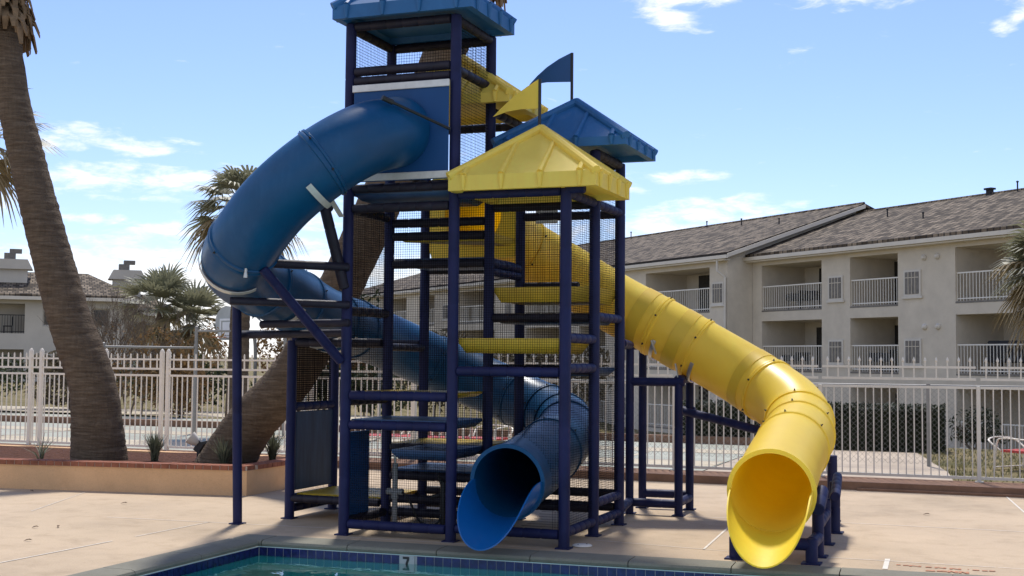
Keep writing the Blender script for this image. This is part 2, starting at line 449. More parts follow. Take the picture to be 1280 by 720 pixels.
strip((-9.2,10.6),(-9.9,12.3),.010); strip((-5.4,10.22),(-3.6,10.30),.012)
struct('deck_joints', mb, 'joint')
# expansion strip / kerb below the right fence, court, path
mb = MB(); mb.box(-40, 14, 16.55, 17.3, -.1, .10); struct('fence_kerb', mb, 'kerb')
mb = MB(); mb.box(-1.6, 2.2, 16.47, 16.53, .001, .03); struct('kerb_channel', mb, 'kerb')
def sheet(name, m, x0, x1, y0, y1, z): 
    b = MB(); b.quad((x0,y0,z),(x1,y0,z),(x1,y1,z),(x0,y1,z)); return struct(name, b, m)
sheet('court_surface', 'court', -60, -3.9, 17.3, 24.0, .024)
mb = MB()
def rc(x0,x1,y0,y1,z=.029): mb.quad((x0,y0,z),(x1,y0,z),(x1,y1,z),(x0,y1,z))
rc(-60,-3.92,18.9,19.9); rc(-60,-8,17.32,17.75); rc(-60,-3.92,21.6,22.5); rc(-5.6,-5.52,20.0,21.55); rc(-11,-10.92,17.8,23.9); rc(-18,-17.9,17.8,23.9)
struct('court_lines', mb, 'courtline')
mb = MB(); mb.box(-60,-4,24.02,24.22,-.05,.16); struct('court_kerb', mb, 'kerb')
mb = MB(); mb.quad((-60,24.3,.03),(-12,24.3,.03),(-12,28,-.01),(-60,28,.03)); struct('far_court', mb, 'court')
mb = MB(); mb.quad((-60,28.05,.05),(-14,28.05,.05),(-14,31,.03),(-60,31,.05)); struct('far_walk', mb, 'courtline')
mb = MB(); mb.quad((-3.88,17.3,.022),(-.45,17.3,.022),(-.62,19.5,.022),(-1.25,23.4,.022),(-3.88,23.4,.022)); struct('garden_path', mb, 'path')
# grass tufts over the lawn (stuff)
mb = MB()
for _ in range(5200):
    x = random.uniform(-1.1, 7); y = random.uniform(17.35, 25.5)
    if x < -.35-(y-17.3)*.13: continue
    a = random.uniform(0,pi); h = random.uniform(.03,.085); w = .012; z = gz(x,y)
    lx, ly = random.uniform(-.04,.04), random.uniform(-.04,.04)
    mb.add([(x-cos(a)*w,y-sin(a)*w,z),(x+cos(a)*w,y+sin(a)*w,z),(x+lx,y+ly,z+h)], [(0,1,2)])
tag(mb.build('lawn_grass', mat('lawn_blade', (.20,.18,.075), .8, .4, 1., transl=.2), None, False, origin=(0,0,0)), kind='stuff')

# things on the deck
dc = MB(); dc.lathe((-3.31,10.57,.004), [(.085,0),(.085,.006),(.075,.012),(.0,.016)], 28)
d = tag(dc.build('drain_cover', 'drain'), 'round white skimmer cover lying on the deck beside the front tower post', 'drain cover')
for dx, dy in ((-.028,-.03),(.03,.03)):
    b = MB(); b.lathe((-3.31+dx,10.57+dy,.017), [(.008,0),(.008,.003),(0,.004)], 10); b.build('screw', 'bolt', d)
# worn stencil on the deck edge (upside-down, only fragments remain)
mb = MB()
def zsl(x, y, w=.085, h=.05, k=.022): # worn N lying upside-down
    z = .0045
    mb.quad((x,y,z),(x+k,y,z),(x+k,y+h,z),(x,y+h,z)); mb.quad((x+w-k,y,z),(x+w,y,z),(x+w,y+h,z),(x+w-k,y+h,z))
    mb.quad((x+k,y+h*.55,z+.001),(x+w-k,y,z+.001),(x+w-k,y+h*.45,z+.001),(x+k,y+h,z+.001))
def dash(x, y, w, h=.04): mb.quad((x,y,.0045),(x+w,y+.005,.0045),(x+w*.9,y+h,.0045),(x+.004,y+h*.9,.0045))
dash(-.735,10.60,.035); dash(-.685,10.595,.05,.035); zsl(-.635,10.58,.09,.055)
dash(-.515,10.575,.05,.045); zsl(-.445,10.57,.085,.055); zsl(-.335,10.56,.085,.06); dash(-.205,10.585,.012,.035)
dash(-.17,10.57,.055,.04); dash(-.10,10.565,.045,.04); dash(-.05,10.575,.05,.04)
dash(-.505,10.39,.075,.055); dash(-.425,10.405,.08,.06); zsl(-.345,10.39,.075,.09); zsl(-.265,10.385,.075,.09)
st = tag(mb.build('stencilled_lettering', 'redpaint', None, False), 'worn red stencilled lettering, barely legible, on the deck by the pool edge', 'lettering')
for i, (x, y, r) in enumerate(((-8.77,11.53,.4),(-8.12,9.72,2.1),(-8.28,9.60,1.2),(-.67,14.17,.2),(-10.5,12.1,2.8),(-7.75,8.9,.9))):
    b = MB(); w = .035; c, s_ = cos(r), sin(r)
    pts = [(-1,0,0),(-.3,.32,.012),(.5,.3,.015),(1,0,.004),(.5,-.3,.014),(-.3,-.32,.01)]
    b.prism([(x+(p[0]*c-p[1]*s_)*w, y+(p[0]*s_+p[1]*c)*w, .006+p[2]) for p in pts], (0,0,.002))
    labs = ['dead leaf lying on the deck in front of the planter corner','dead leaf on the deck left of the pool corner, right one of a pair','dead leaf on the deck left of the pool corner, left one of a pair',
            'dark leaf lying on the open deck right of the yellow slide','dead leaf on the deck near the left end of the planter wall','dead leaf on the deck close to the left pool coping']
    tag(b.build('fallen_leaf', 'dryleaf'), labs[i], 'leaf', 'dead leaves scattered over the deck')

# ------------------------------------------------------------------ play structure
X0,X1,X2,X3 = -6.54,-5.5,-4.45,-3.41
Y1,Y2,Y3 = 10.37,11.22,12.07
T = thing('play_structure', 'tall navy framed water play tower with blue and yellow tube slides, roofs and netting', 'play structure', (-4.6,11.3,0))
def post(x, y, z1, r=.05, z0=0.0, dx=0):
    b = MB(); b.padded((x,y,z0),(x+dx,y,z1), r, 14, .52, .05)
    b.box(x-.062,x+.062,y-.062,y+.062,z0,z0+.012)
    return b.build('post', 'navy', T)
for x, y, z in ((X1,Y1,4.66),(X2,Y1,4.66),(X1,Y2,4.66),(X2,Y2,4.66),(X3,Y1,3.06),(X3,Y2,3.52),(X1,Y3,3.98),(X2,Y3,3.98),(X3,Y3,3.52),(X0,Y2-.03,1.76),(X0,Y3,1.78)): post(x,y,z)
def rail(p, q, r=.043, m='navy', pitch=.16): 
    b = MB(); b.padded(p, q, r, 12, pitch, .12); return b.build('rail', m, T)
def railx(y, z, a=X1, b=X2, r=.043, m='navy'): return rail((a+.048,y,z),(b-.048,y,z), r, m)
def raily(x, z, a=Y1, b=Y2, r=.043, m='navy'): return rail((x,a+.048,z),(x,b-.048,z), r, m)
for z in (3.13,2.95): railx(Y1,z,m='darkpipe')
for z in (4.21,4.12): railx(Y1,z,m='darkpipe')
for z in (1.255,.99,.10): railx(Y1,z)
for z in (3.04,1.485,.115): railx(Y1,z,X2,X3)
rail((X3+.0,Y1-.0,3.055),(X3+.17,Y1,3.055),.045)
for z in (3.03,1.78,1.52,.13): raily(X3,z)
for z in (3.03,1.99,.29,.12): raily(X3,z,Y2,Y3)
for z in (4.62,4.17,3.12): raily(X1,z,m='darkpipe'); raily(X2,z,m='darkpipe')
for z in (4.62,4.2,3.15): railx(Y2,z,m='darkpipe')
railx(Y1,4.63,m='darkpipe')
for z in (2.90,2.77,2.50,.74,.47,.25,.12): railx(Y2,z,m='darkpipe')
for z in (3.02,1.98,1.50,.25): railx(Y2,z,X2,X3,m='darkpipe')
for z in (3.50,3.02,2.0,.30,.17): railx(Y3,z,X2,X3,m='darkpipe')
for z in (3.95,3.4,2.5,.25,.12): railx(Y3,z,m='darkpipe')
for z in (2.50,2.42): raily(X2,z,Y2,Y3)
for z in (3.95,3.42): raily(X2,z,Y2,Y3,m='darkpipe'); raily(X1,z,Y2,Y3,m='darkpipe')
raily(X3,3.5,Y2,Y3,m='darkpipe')
for z in (1.2,2.02,2.95,.12): raily(X1,z,m='darkpipe')
for z in (1.78,1.10,.20,.10): raily(X0,z,Y2-.03,Y3)
for z in (1.74,.2): railx(Y3,z,X0,X1,m='darkpipe')
railx(Y2-.03,1.74,X0,X1,m='darkpipe')
rail((X0,Y2-.03,.2),(X1-.05,Y2-.03,.2),.04,'darkpipe')
rail((X2+.05,Y3,2.32),(X2+.62,Y3,2.32),.045,'darkpipe')
# platforms: rounded trays
def platform(x0,x1,y0,y1,z,m,th=.07,cut=None):
    b = MB(); ins = .05
    if cut == 'tri':
        p = [(x0,y0),(x1,y0),(x1,y1)]
        q = [(x0+ins*2,y0+ins*.6),(x1-ins*.6,y0+ins*.6),(x1-ins*.6,y1-ins*2)]
    else:
        p = [(x0,y0),(x1,y0),(x1,y1),(x0,y1)]; q = [(x0+ins,y0+ins),(x1-ins,y0+ins),(x1-ins,y1-ins),(x0+ins,y1-ins)]
    n = len(p)
    vs = [(a,c,z) for a,c in p]+[(a,c,z-th*.35) for a,c in p]+[(a,c,z-th) for a,c in q]
    fs = [tuple(range(n)), tuple(range(3*n-1,2*n-1,-1))]+[(l*n+i, l*n+(i+1)%n, l*n+n+(i+1)%n, l*n+n+i) for l in range(2) for i in range(n)]
    b.add(vs, fs); return b.build('platform', m, T, True, ang=60)
g = .04
platform(X1+g,X2-g,Y1+g,Y2-g,3.10,'bluedeck')
platform(X1+g,X2-g,Y1+g,Y2-g,1.29,'yellowdeck',.05); platform(X1+g,X2-g,Y1+g,Y2-g,1.04,'bluedeck',.08)
platform(X1+g,X2-g,Y2+g,Y3-g,2.56,'bluedeck'); platform(X1+g,X2-g,Y2+g,Y3-g,2.80,'yellowdeck',.08,'tri')
platform(X1+g,X2-g,Y2+g,Y3-g,.78,'yellowdeck',.05); platform(X1+g,X2-g,Y2+g,Y3-g,.53,'bluedeck',.08)
platform(X2+g,X3-g,Y1+g,Y2-g,1.775,'yellowdeck',.13)
platform(X2+g,X3-g,Y2+g,Y3-g,2.02,'bluedeck',.09)
platform(X2+g,X3-g,Y2+g,Y3+.02,2.27,'yellowdeck',.14)
platform(X0+g,X1-g,Y2+g,Y3-g,.245,'yellowdeck',.05)
platform(X1+.45,X2-g,Y1+g,Y2-g,.78,'bluedeck',.09); platform(X2+g,X3-g,Y2+g,Y3-g,1.52,'bluedeck',.08)
# panels
b = MB(); b.cbox(-5.42,-4.48,10.285,10.305,3.18,4.07,.008); PNL = b.build('slide_panel', 'bluepanel', T); tag(PNL, 'blue square entry panel of the upper blue slide')
for z in (3.185,4.0):
    b = MB(); b.cbox(-5.43,-4.47,10.272,10.284,z,z+.065,.004); s_ = b.build('mounting_strip', 'strip', PNL)
b = MB(); cx_, cz_, hr_ = -4.97, 3.069, .312; n_ = 48; vs_ = []
for yy_ in (Y3-.01, Y3+.02):
    for ring in (0, 1):
        for i in range(n_):
            a_ = 2*pi*i/n_; c_, d_ = cos(a_), sin(a_)
            if ring: vs_.append((cx_+hr_*c_, yy_, cz_+hr_*d_))
            else:
                k_ = min((.48/abs(c_)) if abs(c_) > 1e-6 else 9, ((.40 if d_ > 0 else .45)/abs(d_)) if abs(d_) > 1e-6 else 9)
                vs_.append((cx_+k_*c_, yy_, cz_+k_*d_))
fs_ = []
for i in range(n_):
    j = (i+1)%n_; o1, i1, o2, i2 = 0, n_, 2*n_, 3*n_
    fs_ += [(o1+i,o1+j,i1+j,i1+i),(o2+j,o2+i,i2+i,i2+j),(o1+j,o1+i,o2+i,o2+j),(i1+i,i1+j,i2+j,i2+i)]
b.add(vs_, fs_); pn = b.build('slide_panel', 'yellow', T); tag(pn, 'yellow entry panel of the yellow slide behind the tower')
b = MB(); b.cbox(X0-.012,X0+.012,Y2+.06,Y3+.03,.27,1.05,.006); tag(b.build('side_panel', 'darkpanel', T), 'faded blue panel at the side entrance')
b = MB(); b.cbox(X1-.012,X1+.012,Y1+.05,Y1+.47,.16,.92,.006); tag(b.build('side_panel', 'bluepanel', T), 'narrow dark blue panel behind the front left post')
b = MB(); b.cbox(-4.28,-4.05,Y3-.02,Y3-.005,2.95,3.62,.004); tag(b.build('side_panel', 'strip', T), 'pale rules board hanging inside the netting')
# nets
def net(p0, eu, ev, nu, nv, hole=None, w=.0024, sp=.0215):
    p0 = V(p0); eu = V(eu).normalized(); ev = V(ev).normalized(); nrm = eu.cross(ev)
    b = MB(); lu = nu; lv = nv
    def strand(a, c, d):
        b.add([a-d*w*.5-nrm*.001, a+d*w*.5-nrm*.001, c+d*w*.5-nrm*.001, c-d*w*.5-nrm*.001,
               a-d*w*.5+nrm*.001, a+d*w*.5+nrm*.001, c+d*w*.5+nrm*.001, c-d*w*.5+nrm*.001], [(3,2,1,0),(4,5,6,7),(0,1,5,4),(2,3,7,6)])
    def line(a0, adir, L, d, isu, pos):
        segs = [(0, L)]
        if hole:
            hu, hv, hr = hole; ctr, perp = (hu, hv) if isu else (hv, hu)
            dd = abs(pos-perp)
            if dd < hr:
                h = sqrt(hr*hr-dd*dd); segs = [(0, ctr-h), (ctr+h, L)]
                # the slide's lip opens the net down to the bottom rail
                if not isu and ctr-h < .5: segs = [(ctr+h, L)]
        for s0, s1 in segs:
            s0 = max(0, s0); s1 = min(L, s1)
            if s1-s0 > .02: strand(a0+adir*s0, a0+adir*s1, d)
    k = 0
    while k*sp <= lv:
        line(p0+ev*(k*sp)+nrm*random.uniform(-.003,.003), eu, lu, ev, True, k*sp); k += 1
    k = 0
    while k*sp <= lu:
        line(p0+eu*(k*sp)+nrm*random.uniform(-.003,.003), ev, lv, eu, False, k*sp); k += 1
    return b.build('safety_net', 'net', T, False)
W = X2-X1-.1; D = Y2-Y1-.1
net((X1+.05,Y1+.02,1.30),(1,0,0),(0,0,1),W,1.62)
net((X1+.05,Y1+.02,.14),(1,0,0),(0,0,1),W,.83)
net((X2+.05,Y1+.02,.15),(1,0,0),(0,0,1),W,2.86,(-3.93-X2-.05,.40,.40))
net((X3-.0,Y1+.05,.17),(0,1,0),(0,0,1),D,2.82)
net((X3-.0,Y2+.05,.33),(0,1,0),(0,0,1),D,3.15)
net((X1,Y1+.05,1.24),(0,1,0),(0,0,1),D,1.7)
net((X1,Y1+.05,4.19),(0,1,0),(0,0,1),D,.42,sp=.028,w=.003); net((X1+.05,Y2,4.24),(1,0,0),(0,0,1),W,.36,sp=.028,w=.003)
net((X2,Y1+.05,3.15),(0,1,0),(0,0,1),D,1.45,sp=.028,w=.003)
net((X0,Y2+.02,1.14),(0,1,0),(0,0,1),D,.6,w=.009,sp=.022); net((X0,Y2+.02,.25),(0,1,0),(0,0,1),D,.84)
net((X1+.05,Y3,.14),(1,0,0),(0,0,1),W,2.3); net((X2+.05,Y3,.34),(1,0,0),(0,0,1),W,2.65)
# roofs
def roof(cx, cy, z0, hw, hd, th, rise, m, ribs=4):
    b = MB(); a = [(cx-hw,cy-hd),(cx+hw,cy-hd),(cx+hw,cy+hd),(cx-hw,cy+hd)]
    ap = (cx,cy,z0+th+rise); c = .02
    vs = [(x,y,z0) for x,y in a]+[(x,y,z0+th) for x,y in a]+[ap]+[(cx+(x-cx)*.90,cy+(y-cy)*.90,z0-.0) for x,y in a]+[(cx+(x-cx)*.84,cy+(y-cy)*.84,z0+.05) for x,y in a]
    fs = [(i,(i+1)%4,(i+1)%4+4,i+4) for i in range(4)]+[(4+i,4+(i+1)%4,8) for i in range(4)]
    fs += [(i,(i+1)%4,9+(i+1)%4,9+i) for i in range(4)]+[(9+i,9+(i+1)%4,13+(i+1)%4,13+i) for i in range(4)]+[(13,14,15,16)]
    b.add(vs, fs)
    apv = V(ap)
    for i in range(4):
        A = V((*a[i],z0+th)); B = V((*a[(i+1)%4],z0+th)); n = ((B-A).cross(apv-A)).normalized()
        # hip ridge
        b.tube([A+V((0,0,-.004)), apv+V((0,0,.012))], .042, 10)
        o = (V((a[i][0]-cx, a[i][1]-cy, 0))).normalized()
        for k in range(ribs):
            f = (k+.5)/ribs if ribs > 3 else (k+1)/(ribs+1)
            f = .5+(f-.5)*1.05
            P = A.lerp(B, f); out = V((-(B-A).y*-1, -(B-A).x, 0)).normalized(); out = V(((B-A).y, -(B-A).x, 0)).normalized()
            t = 1-abs(2*f-1)   # height fraction where the rib meets the hip
            mid = A.lerp(B,.5); up = (apv-mid)
            Q = P+up*t*.96
            b.tube([P+out*.004-V((0,0,.0)), Q], [.030,.024], 8)
            b.tube([P+out*.006+V((0,0,-th*.98)), P+out*.006+V((0,0,.0))], [.012,.030], 8)
    return b.build('roof', m, T, True, ang=30)
roof(-4.90,10.69,4.66,.685,.53,.12,.50,'blueroof')
rb = roof(-3.70,11.55,3.53,.64,.54,.08,.43,'blueroof'); tag(rb, 'blue hipped roof at the right of the tower, with the blue flag')
ry = roof(-3.755,10.70,3.05,.67,.53,.13,.46,'yellowroof'); tag(ry, 'yellow hipped roof at the front, with the yellow flag')
rf = roof(-4.85,11.48,3.98,.69,.52,.09,.46,'yellowroof'); tag(rf, 'yellow hipped roof at the back of the tower')
def flag(rf, base, zt, pts, m, th=.006):
    b = MB(); b.bar(base, (base[0],base[1],zt), .014, n=10); b.build('flagpole', 'black', rf)
    b = MB(); b.bar(base, (base[0],base[1],base[2]+.06), .018, n=10); b.build('pole_socket', 'strip', rf)
    b = MB(); b.prism([(x,base[1]-th/2,z) for x,z in pts], (0,th,0)); b.build('flag', m, rf, False)
flag(ry, (-3.772,10.70,3.62), 4.10, [(-3.785,4.10),(-3.9,4.035),(-4.03,3.95),(-4.14,3.86),(-4.22,3.785),(-4.08,3.825),(-3.95,3.838),(-3.785,3.835)], 'flagyellow')
flag(rb, (-3.747,11.55,4.0), 4.53, [(-3.76,4.53),(-3.88,4.48),(-4.0,4.41),(-4.10,4.33),(-4.18,4.25),(-4.0,4.262),(-3.76,4.25)], 'flagblue')
b = MB(); b.bar((-4.85,11.48,4.50),(-4.85,11.48,4.98),.013,n=8); b.build('flagpole','black',rf)

# tube slides
def tube_slide(name, pts, m, mlip, joints, lip, ring_r, r=.325, brackets=(), label=None, per=8, bands=()):
    c = spline(pts, per); n = len(c)
    # cumulative length
    cl = [0]
    for i in range(1, n): cl.append(cl[-1]+(c[i]-c[i-1]).length)
    L = cl[-1]
    def at(s_):
        s_ = max(0, min(L, s_))
        for i in range(1, n):
            if cl[i] >= s_:
                f = (s_-cl[i-1])/max(1e-6, cl[i]-cl[i-1]); p = c[i-1].lerp(c[i], f); break
        d = (c[min(i+1,n-1)]-c[max(i-2,0)]).normalized(); return p, d
    ss = set(); s_ = 0
    while s_ < L: ss.add(round(s_,4)); s_ += .07
    ss.add(L)
    for j in joints:
        for o_ in (-.030,-.024,-.004,0,.004,.024,.030):
            if 0 < j*L+o_ < L: ss.add(round(j*L+o_,4))
    ss |= {L-.05, L-.045, L-.003}
    ss = sorted(ss); P = [at(q)[0] for q in ss]; R = []
    for q in ss:
        rr = r
        for j in joints:
            dd = abs(q-j*L)
            if dd < .002: rr = r+.006
            elif dd < .0245: rr = max(rr, r+.013)
        if q > L-.046: rr = ring_r
        R.append(rr)
    b = MB(); b.tube(P, R, 40, inner=r-.014)
    o = b.build(name, m, T, True, ang=28); tag(o, label)
    # exit lip: lower shell running out past the ring
    p, d = at(L); d = V(lip[0]).normalized(); Ll = lip[1]; drop = lip[2]
    side = d.cross(V((0,0,1))).normalized(); up = side.cross(d).normalized()
    b = MB(); nt, na = 22, 26; rows = []
    for shell, rr in ((0, r-.002),(1, r-.014)):
        for i in range(nt+1):
            t = sin(pi/2*i/nt); ph = radians(lip[3])*max(0, 1-t**2.3)**.5
            ctr = p+d*(t*Ll-.03)-V((0,0,1))*(drop*t*t)
            ax = rr*(1-.10*t)
            for k in range(na+1):
                a = -ph+2*ph*k/na
                b.v.append(tuple(ctr+side*(ax*sin(a))-up*(ax*cos(a))))
    q = (nt+1)*(na+1)
    def ix(s1, i, k): return s1*q+i*(na+1)+k
    for i in range(nt):
        for k in range(na):
            b.f.append((ix(0,i,k),ix(0,i,k+1),ix(0,i+1,k+1),ix(0,i+1,k))); b.f.append((ix(1,i,k+1),ix(1,i,k),ix(1,i+1,k),ix(1,i+1,k+1)))
        b.f.append((ix(0,i,0),ix(0,i+1,0),ix(1,i+1,0),ix(1,i,0))); b.f.append((ix(0,i+1,na),ix(0,i,na),ix(1,i,na),ix(1,i+1,na)))
    for k in range(na): b.f.append((ix(0,nt,k),ix(0,nt,k+1),ix(1,nt,k+1),ix(1,nt,k)))
    for k in range(na): b.f.append((ix(0,0,k+1),ix(0,0,k),ix(1,0,k),ix(1,0,k+1)))
    b.build('exit_lip', mlip, o, True, ang=40)
    for j in bands:
        bb = MB(); Pb = [at(j*L+o_)[0] for o_ in (-.075,-.073,-.03,.03,.073,.075)]; bb.tube(Pb, [r+.001,r+.0055,r+.0055,r+.0055,r+.0055,r+.001], 40, inner=r-.001)
        bb.build('overlap_band', 'yellowband', o, True, ang=28)
    # bolts round each joint
    proto = None
    for j in joints:
        p, d = at(j*L); u, w = frame(d)
        for k in range(6):
            a = 2*pi*(k+.35)/6; e = u*cos(a)+w*sin(a); P0 = p+e*(r+.010)
            if proto is None:
                bb = MB(); bb.lathe(P0, [(.011,0),(.011,.006),(.006,.007),(.006,.02),(0,.022)], 8, e); proto = bb.build('bolt', 'bolt', o)
                proto_dir = e.copy(); proto_p = P0.copy()
            else:
                q_ = proto.copy(); COL.objects.link(q_); q_.parent = o
                rot = proto_dir.rotation_difference(e).to_matrix().to_4x4()
                base = worldloc(o)
                q_.matrix_local = Matrix.Translation(P0-base) @ rot @ Matrix.Translation(-(proto_p-base))
    return o, at, L
BL = [(-4.97,10.30,3.628),(-4.97,10.2,3.595),(-5.068,9.835,3.483),(-5.335,9.568,3.247),(-5.7,9.47,2.933),(-6.065,9.568,2.608),(-6.332,9.835,2.437),(-6.43,10.2,2.332),(-6.43,10.8,2.207),(-6.44,11.6,2.009),(-6.45,12.5,1.882),(-6.296,13.075,1.733),(-5.875,13.496,1.484),(-5.3,13.65,1.244),(-4.725,13.496,1.034),(-4.304,13.075,0.905),(-4.12,12.5,0.804),(-4.0,11.4,0.65),(-3.90,10.30,0.54)]
BS, bat, bL = tube_slide('tube_slide', BL, 'blue', 'bluelip', (.085,.18,.27,.33,.40,.445,.56,.655,.70,.735,.77,.86), ((.05,-1,0),.74,.20,94), .332, r=.312, label='blue tube slide curling round the left of the tower and out under the front')
YLP = [(-4.97,12.08,3.069),(-4.95,12.45,3.009),(-4.75,13.0,2.789),(-4.35,13.3,2.524),(-3.8,13.35,2.189),(-3.3,13.35,1.93),(-2.75,13.35,1.627),(-2.235,13.212,1.344),(-1.858,12.835,1.12),(-1.72,12.32,0.93),(-1.70,11.3,0.742),(-1.635,10.15,0.572)]
YS, yat, yL = tube_slide('tube_slide', YLP, 'yellow', 'yellowlip', (.135,.37,.435,.56,.665,.715,.78), ((.07,-1,0),.74,.19,94), .347, bands=(.345,.41,.53), label='yellow tube slide running out to the right and ending over the pool')
# collar plates where the slides meet their panels
# straps and brackets
def strap(o, at, s_, a0, a1, w=.055, m='metal', r=.342):
    if o is BS: r = .329
    p, d = at(s_); side = d.cross(V((0,0,1))).normalized(); up = side.cross(d).normalized()
    b = MB(); n = 16; vs = []
    for i in range(n+1):
        a = radians(a0+(a1-a0)*i/n); e = side*sin(a)-up*cos(a)
        for k, rr in ((-w/2, r), (w/2, r), (w/2, r+.006), (-w/2, r+.006)): vs.append(p+d*k+e*rr)
    fs = [(0,1,2,3), (4*n+3,4*n+2,4*n+1,4*n)]
    for i in range(n):
        for k in range(4): fs.append((i*4+k, i*4+4+k, i*4+4+(k+1)%4, i*4+(k+1)%4))
    b.add(vs, fs); return b.build('support_strap', m, o, True), p, side, up, d
strap(BS, bat, bL*.102, -62, 12, m='strip'); strap(BS, bat, bL*.207, -128, 30, m='strip'); strap(BS, bat, bL*.30, -80, 60, m='strip')
strap(BS, bat, bL*.375, -60, 60, m='strip'); strap(BS, bat, bL*.40, -60, 60, m='strip')
strap(YS, yat, yL*.385, -10, 70, .04); strap(YS, yat, yL*.45, -10, 70, .04)
b = MB(); b.bar((-4.83,9.78,3.80),(-4.47,10.30,3.62),.014,n=8); b.bar((-4.86,9.74,3.815),(-4.80,9.82,3.785),.024,n=8); b.build('stay_rod','black',BS)
def frame_part(segs, m='darkpipe', r=.045, name='support_frame'):
    b = MB()
    for s_ in segs: b.padded(s_[0], s_[1], s_[2] if len(s_) > 2 else r, 12, .2, .06)
    return b.build(name, m, T)
# supports of the blue slide at the left
b = MB(); b.padded((-6.77,10.62,0),(-6.75,10.50,2.12),.045,12,.5,.05); b.box(-6.83,-6.71,10.56,10.68,0,.012); tag(b.build('support_pole','navy',T), 'single slim navy pole under the left bend of the blue slide')
frame_part([((-6.10,9.48,2.414),(-5.47,10.33,2.414),.04)]); 
frame_part([((-6.31,9.70,2.087),(-5.44,10.31,2.07),.036)]); raily(X1,1.70,Y2,Y3,.038,'darkpipe'); frame_part([((-6.36,10.30,1.895),(-5.45,10.33,1.91),.036)])
frame_part([((-6.77,10.62,1.80),(X1,10.42,1.82),.036)]); frame_part([((-5.90,9.56,2.36),(-5.52,10.31,1.56))], 'navy')
frame_part([((-5.64,10.18,2.94),(-5.51,10.34,2.22),.05)]); frame_part([((-5.72,10.10,2.95),(-5.60,10.24,2.965),.05)])
b = MB(); b.sbar((-5.437,9.88,3.01),(-5.426,10.1,2.848),.05,.008); b.build('support_bracket','strip',T)
b = MB(); b.bar((-5.98,9.43,2.46),(-5.98,9.43,2.30),.013,n=8); b.lathe((-5.98,9.43,2.27),[(.018,0),(.018,.03),(.010,.06)],10); b.build('support_bracket','metal',T)
# frame under the yellow slide
for x,y,z in ((-3.56,13.0,1.72),(-3.57,13.56,1.72),(-3.04,13.0,1.36),(-3.06,13.6,1.38)):
    b = MB(); b.padded((x,y,0),(x,y,z),.045,12,.5,.05); b.box(x-.06,x+.06,y-.06,y+.06,0,.012); tag(b.build('support_pole','navy',T))
frame_part([((X3,Y3+.1,1.76),(-3.56,13.0,1.75))],'navy'); frame_part([((-3.70,13.0,1.75),(-3.52,13.62,1.75))],'navy')
frame_part([((-3.56,13.0,1.37),(-2.98,13.0,1.37))],'navy'); frame_part([((-3.05,13.0,1.40),(-3.05,13.64,1.40))],'navy')
frame_part([((-3.56,13.0,.12),(-3.04,13.0,.12))],'navy'); frame_part([((-3.57,13.56,.16),(-3.06,13.6,.16))],'navy')
frame_part([((-3.05,13.0,.13),(-3.06,13.6,.13))],'navy'); frame_part([((X3,Y3+.05,.14),(-3.56,13.0,.13))],'navy')
frame_part([((-3.10,13.56,1.05),(-1.95,12.75,.86))],'navy'); frame_part([((-3.14,13.6,1.05),(-3.0,13.6,1.05),.052)],'navy')
for p, q in (((-3.28,13.0,1.66),(-3.33,13.0,1.80)),((-3.05,13.02,1.42),(-3.08,13.03,1.56))):
    b = MB(); b.sbar(p, (q[0],q[1]+.0,q[2]),.05,.01); b.build('support_bracket','metal',T)
# stand under the yellow mouth
for x, y, z in ((-1.36,10.40,.20),(-1.36,10.80,.37),(-1.39,11.55,.40),(-1.40,12.35,.48),(-1.52,13.2,.66),(-1.97,10.42,.18)):
    b = MB(); b.padded((x,y,0),(x,y,z),.05,12,.3,.06); b.box(x-.075,x+.075,y-.075,y+.075,0,.012); b.build('support_pole','navy',T)
frame_part([((-1.36,10.40,.16),(-1.36,10.80,.16),.052),((-1.36,10.80,.26),(-1.39,11.55,.27),.05),((-1.41,11.5,.20),(-1.5,12.7,.22),.045)],'navy')
frame_part([((-1.97,10.42,.15),(-1.36,10.40,.15),.05)],'navy')
frame_part([((-1.315,10.45,.42),(-1.325,10.80,.54),.055)],'navy'); frame_part([((-1.30,11.5,.42),(-1.38,12.4,.52),.045)],'navy')

# water pipe with valve and hose inside the tower
wp = thing('water_pipe', 'grey upright water pipe with valve and black hose under the tower', 'pipe', (-5.20,10.80,0))
b = MB(); b.bar((-5.20,10.80,0),(-5.20,10.80,.62),.026,n=12); b.bar((-5.20,10.80,.30),(-5.20,10.80,.36),.036,n=12); b.bar((-5.28,10.80,.36),(-5.12,10.80,.36),.03,n=12); b.build('riser','pvc',wp)
b = MB(); b.bar((-5.20,10.80,.62),(-5.20,10.80,.70),.012,n=8); b.lathe((-5.20,10.80,.68),[(.0,0),(.035,.005),(.035,.015),(0,.02)],12); b.build('valve','metal',wp)
b = MB(); b.tube(spline([(-5.12,10.80,.36),(-5.05,10.82,.26),(-4.98,10.86,.10),(-4.86,10.92,.05),(-4.80,10.98,.16),(-4.79,11.0,.36),(-4.86,11.02,.50),(-4.80,11.05,.30)],6),.011,8); b.build('hose','hose',wp)
b = MB(); b.bar((-4.80,11.0,0),(-4.80,11.0,.45),.03,n=10); b.bar((-4.92,11.0,.30),(-4.68,11.0,.36),.02,n=8); b.build('valve_body','black',wp)

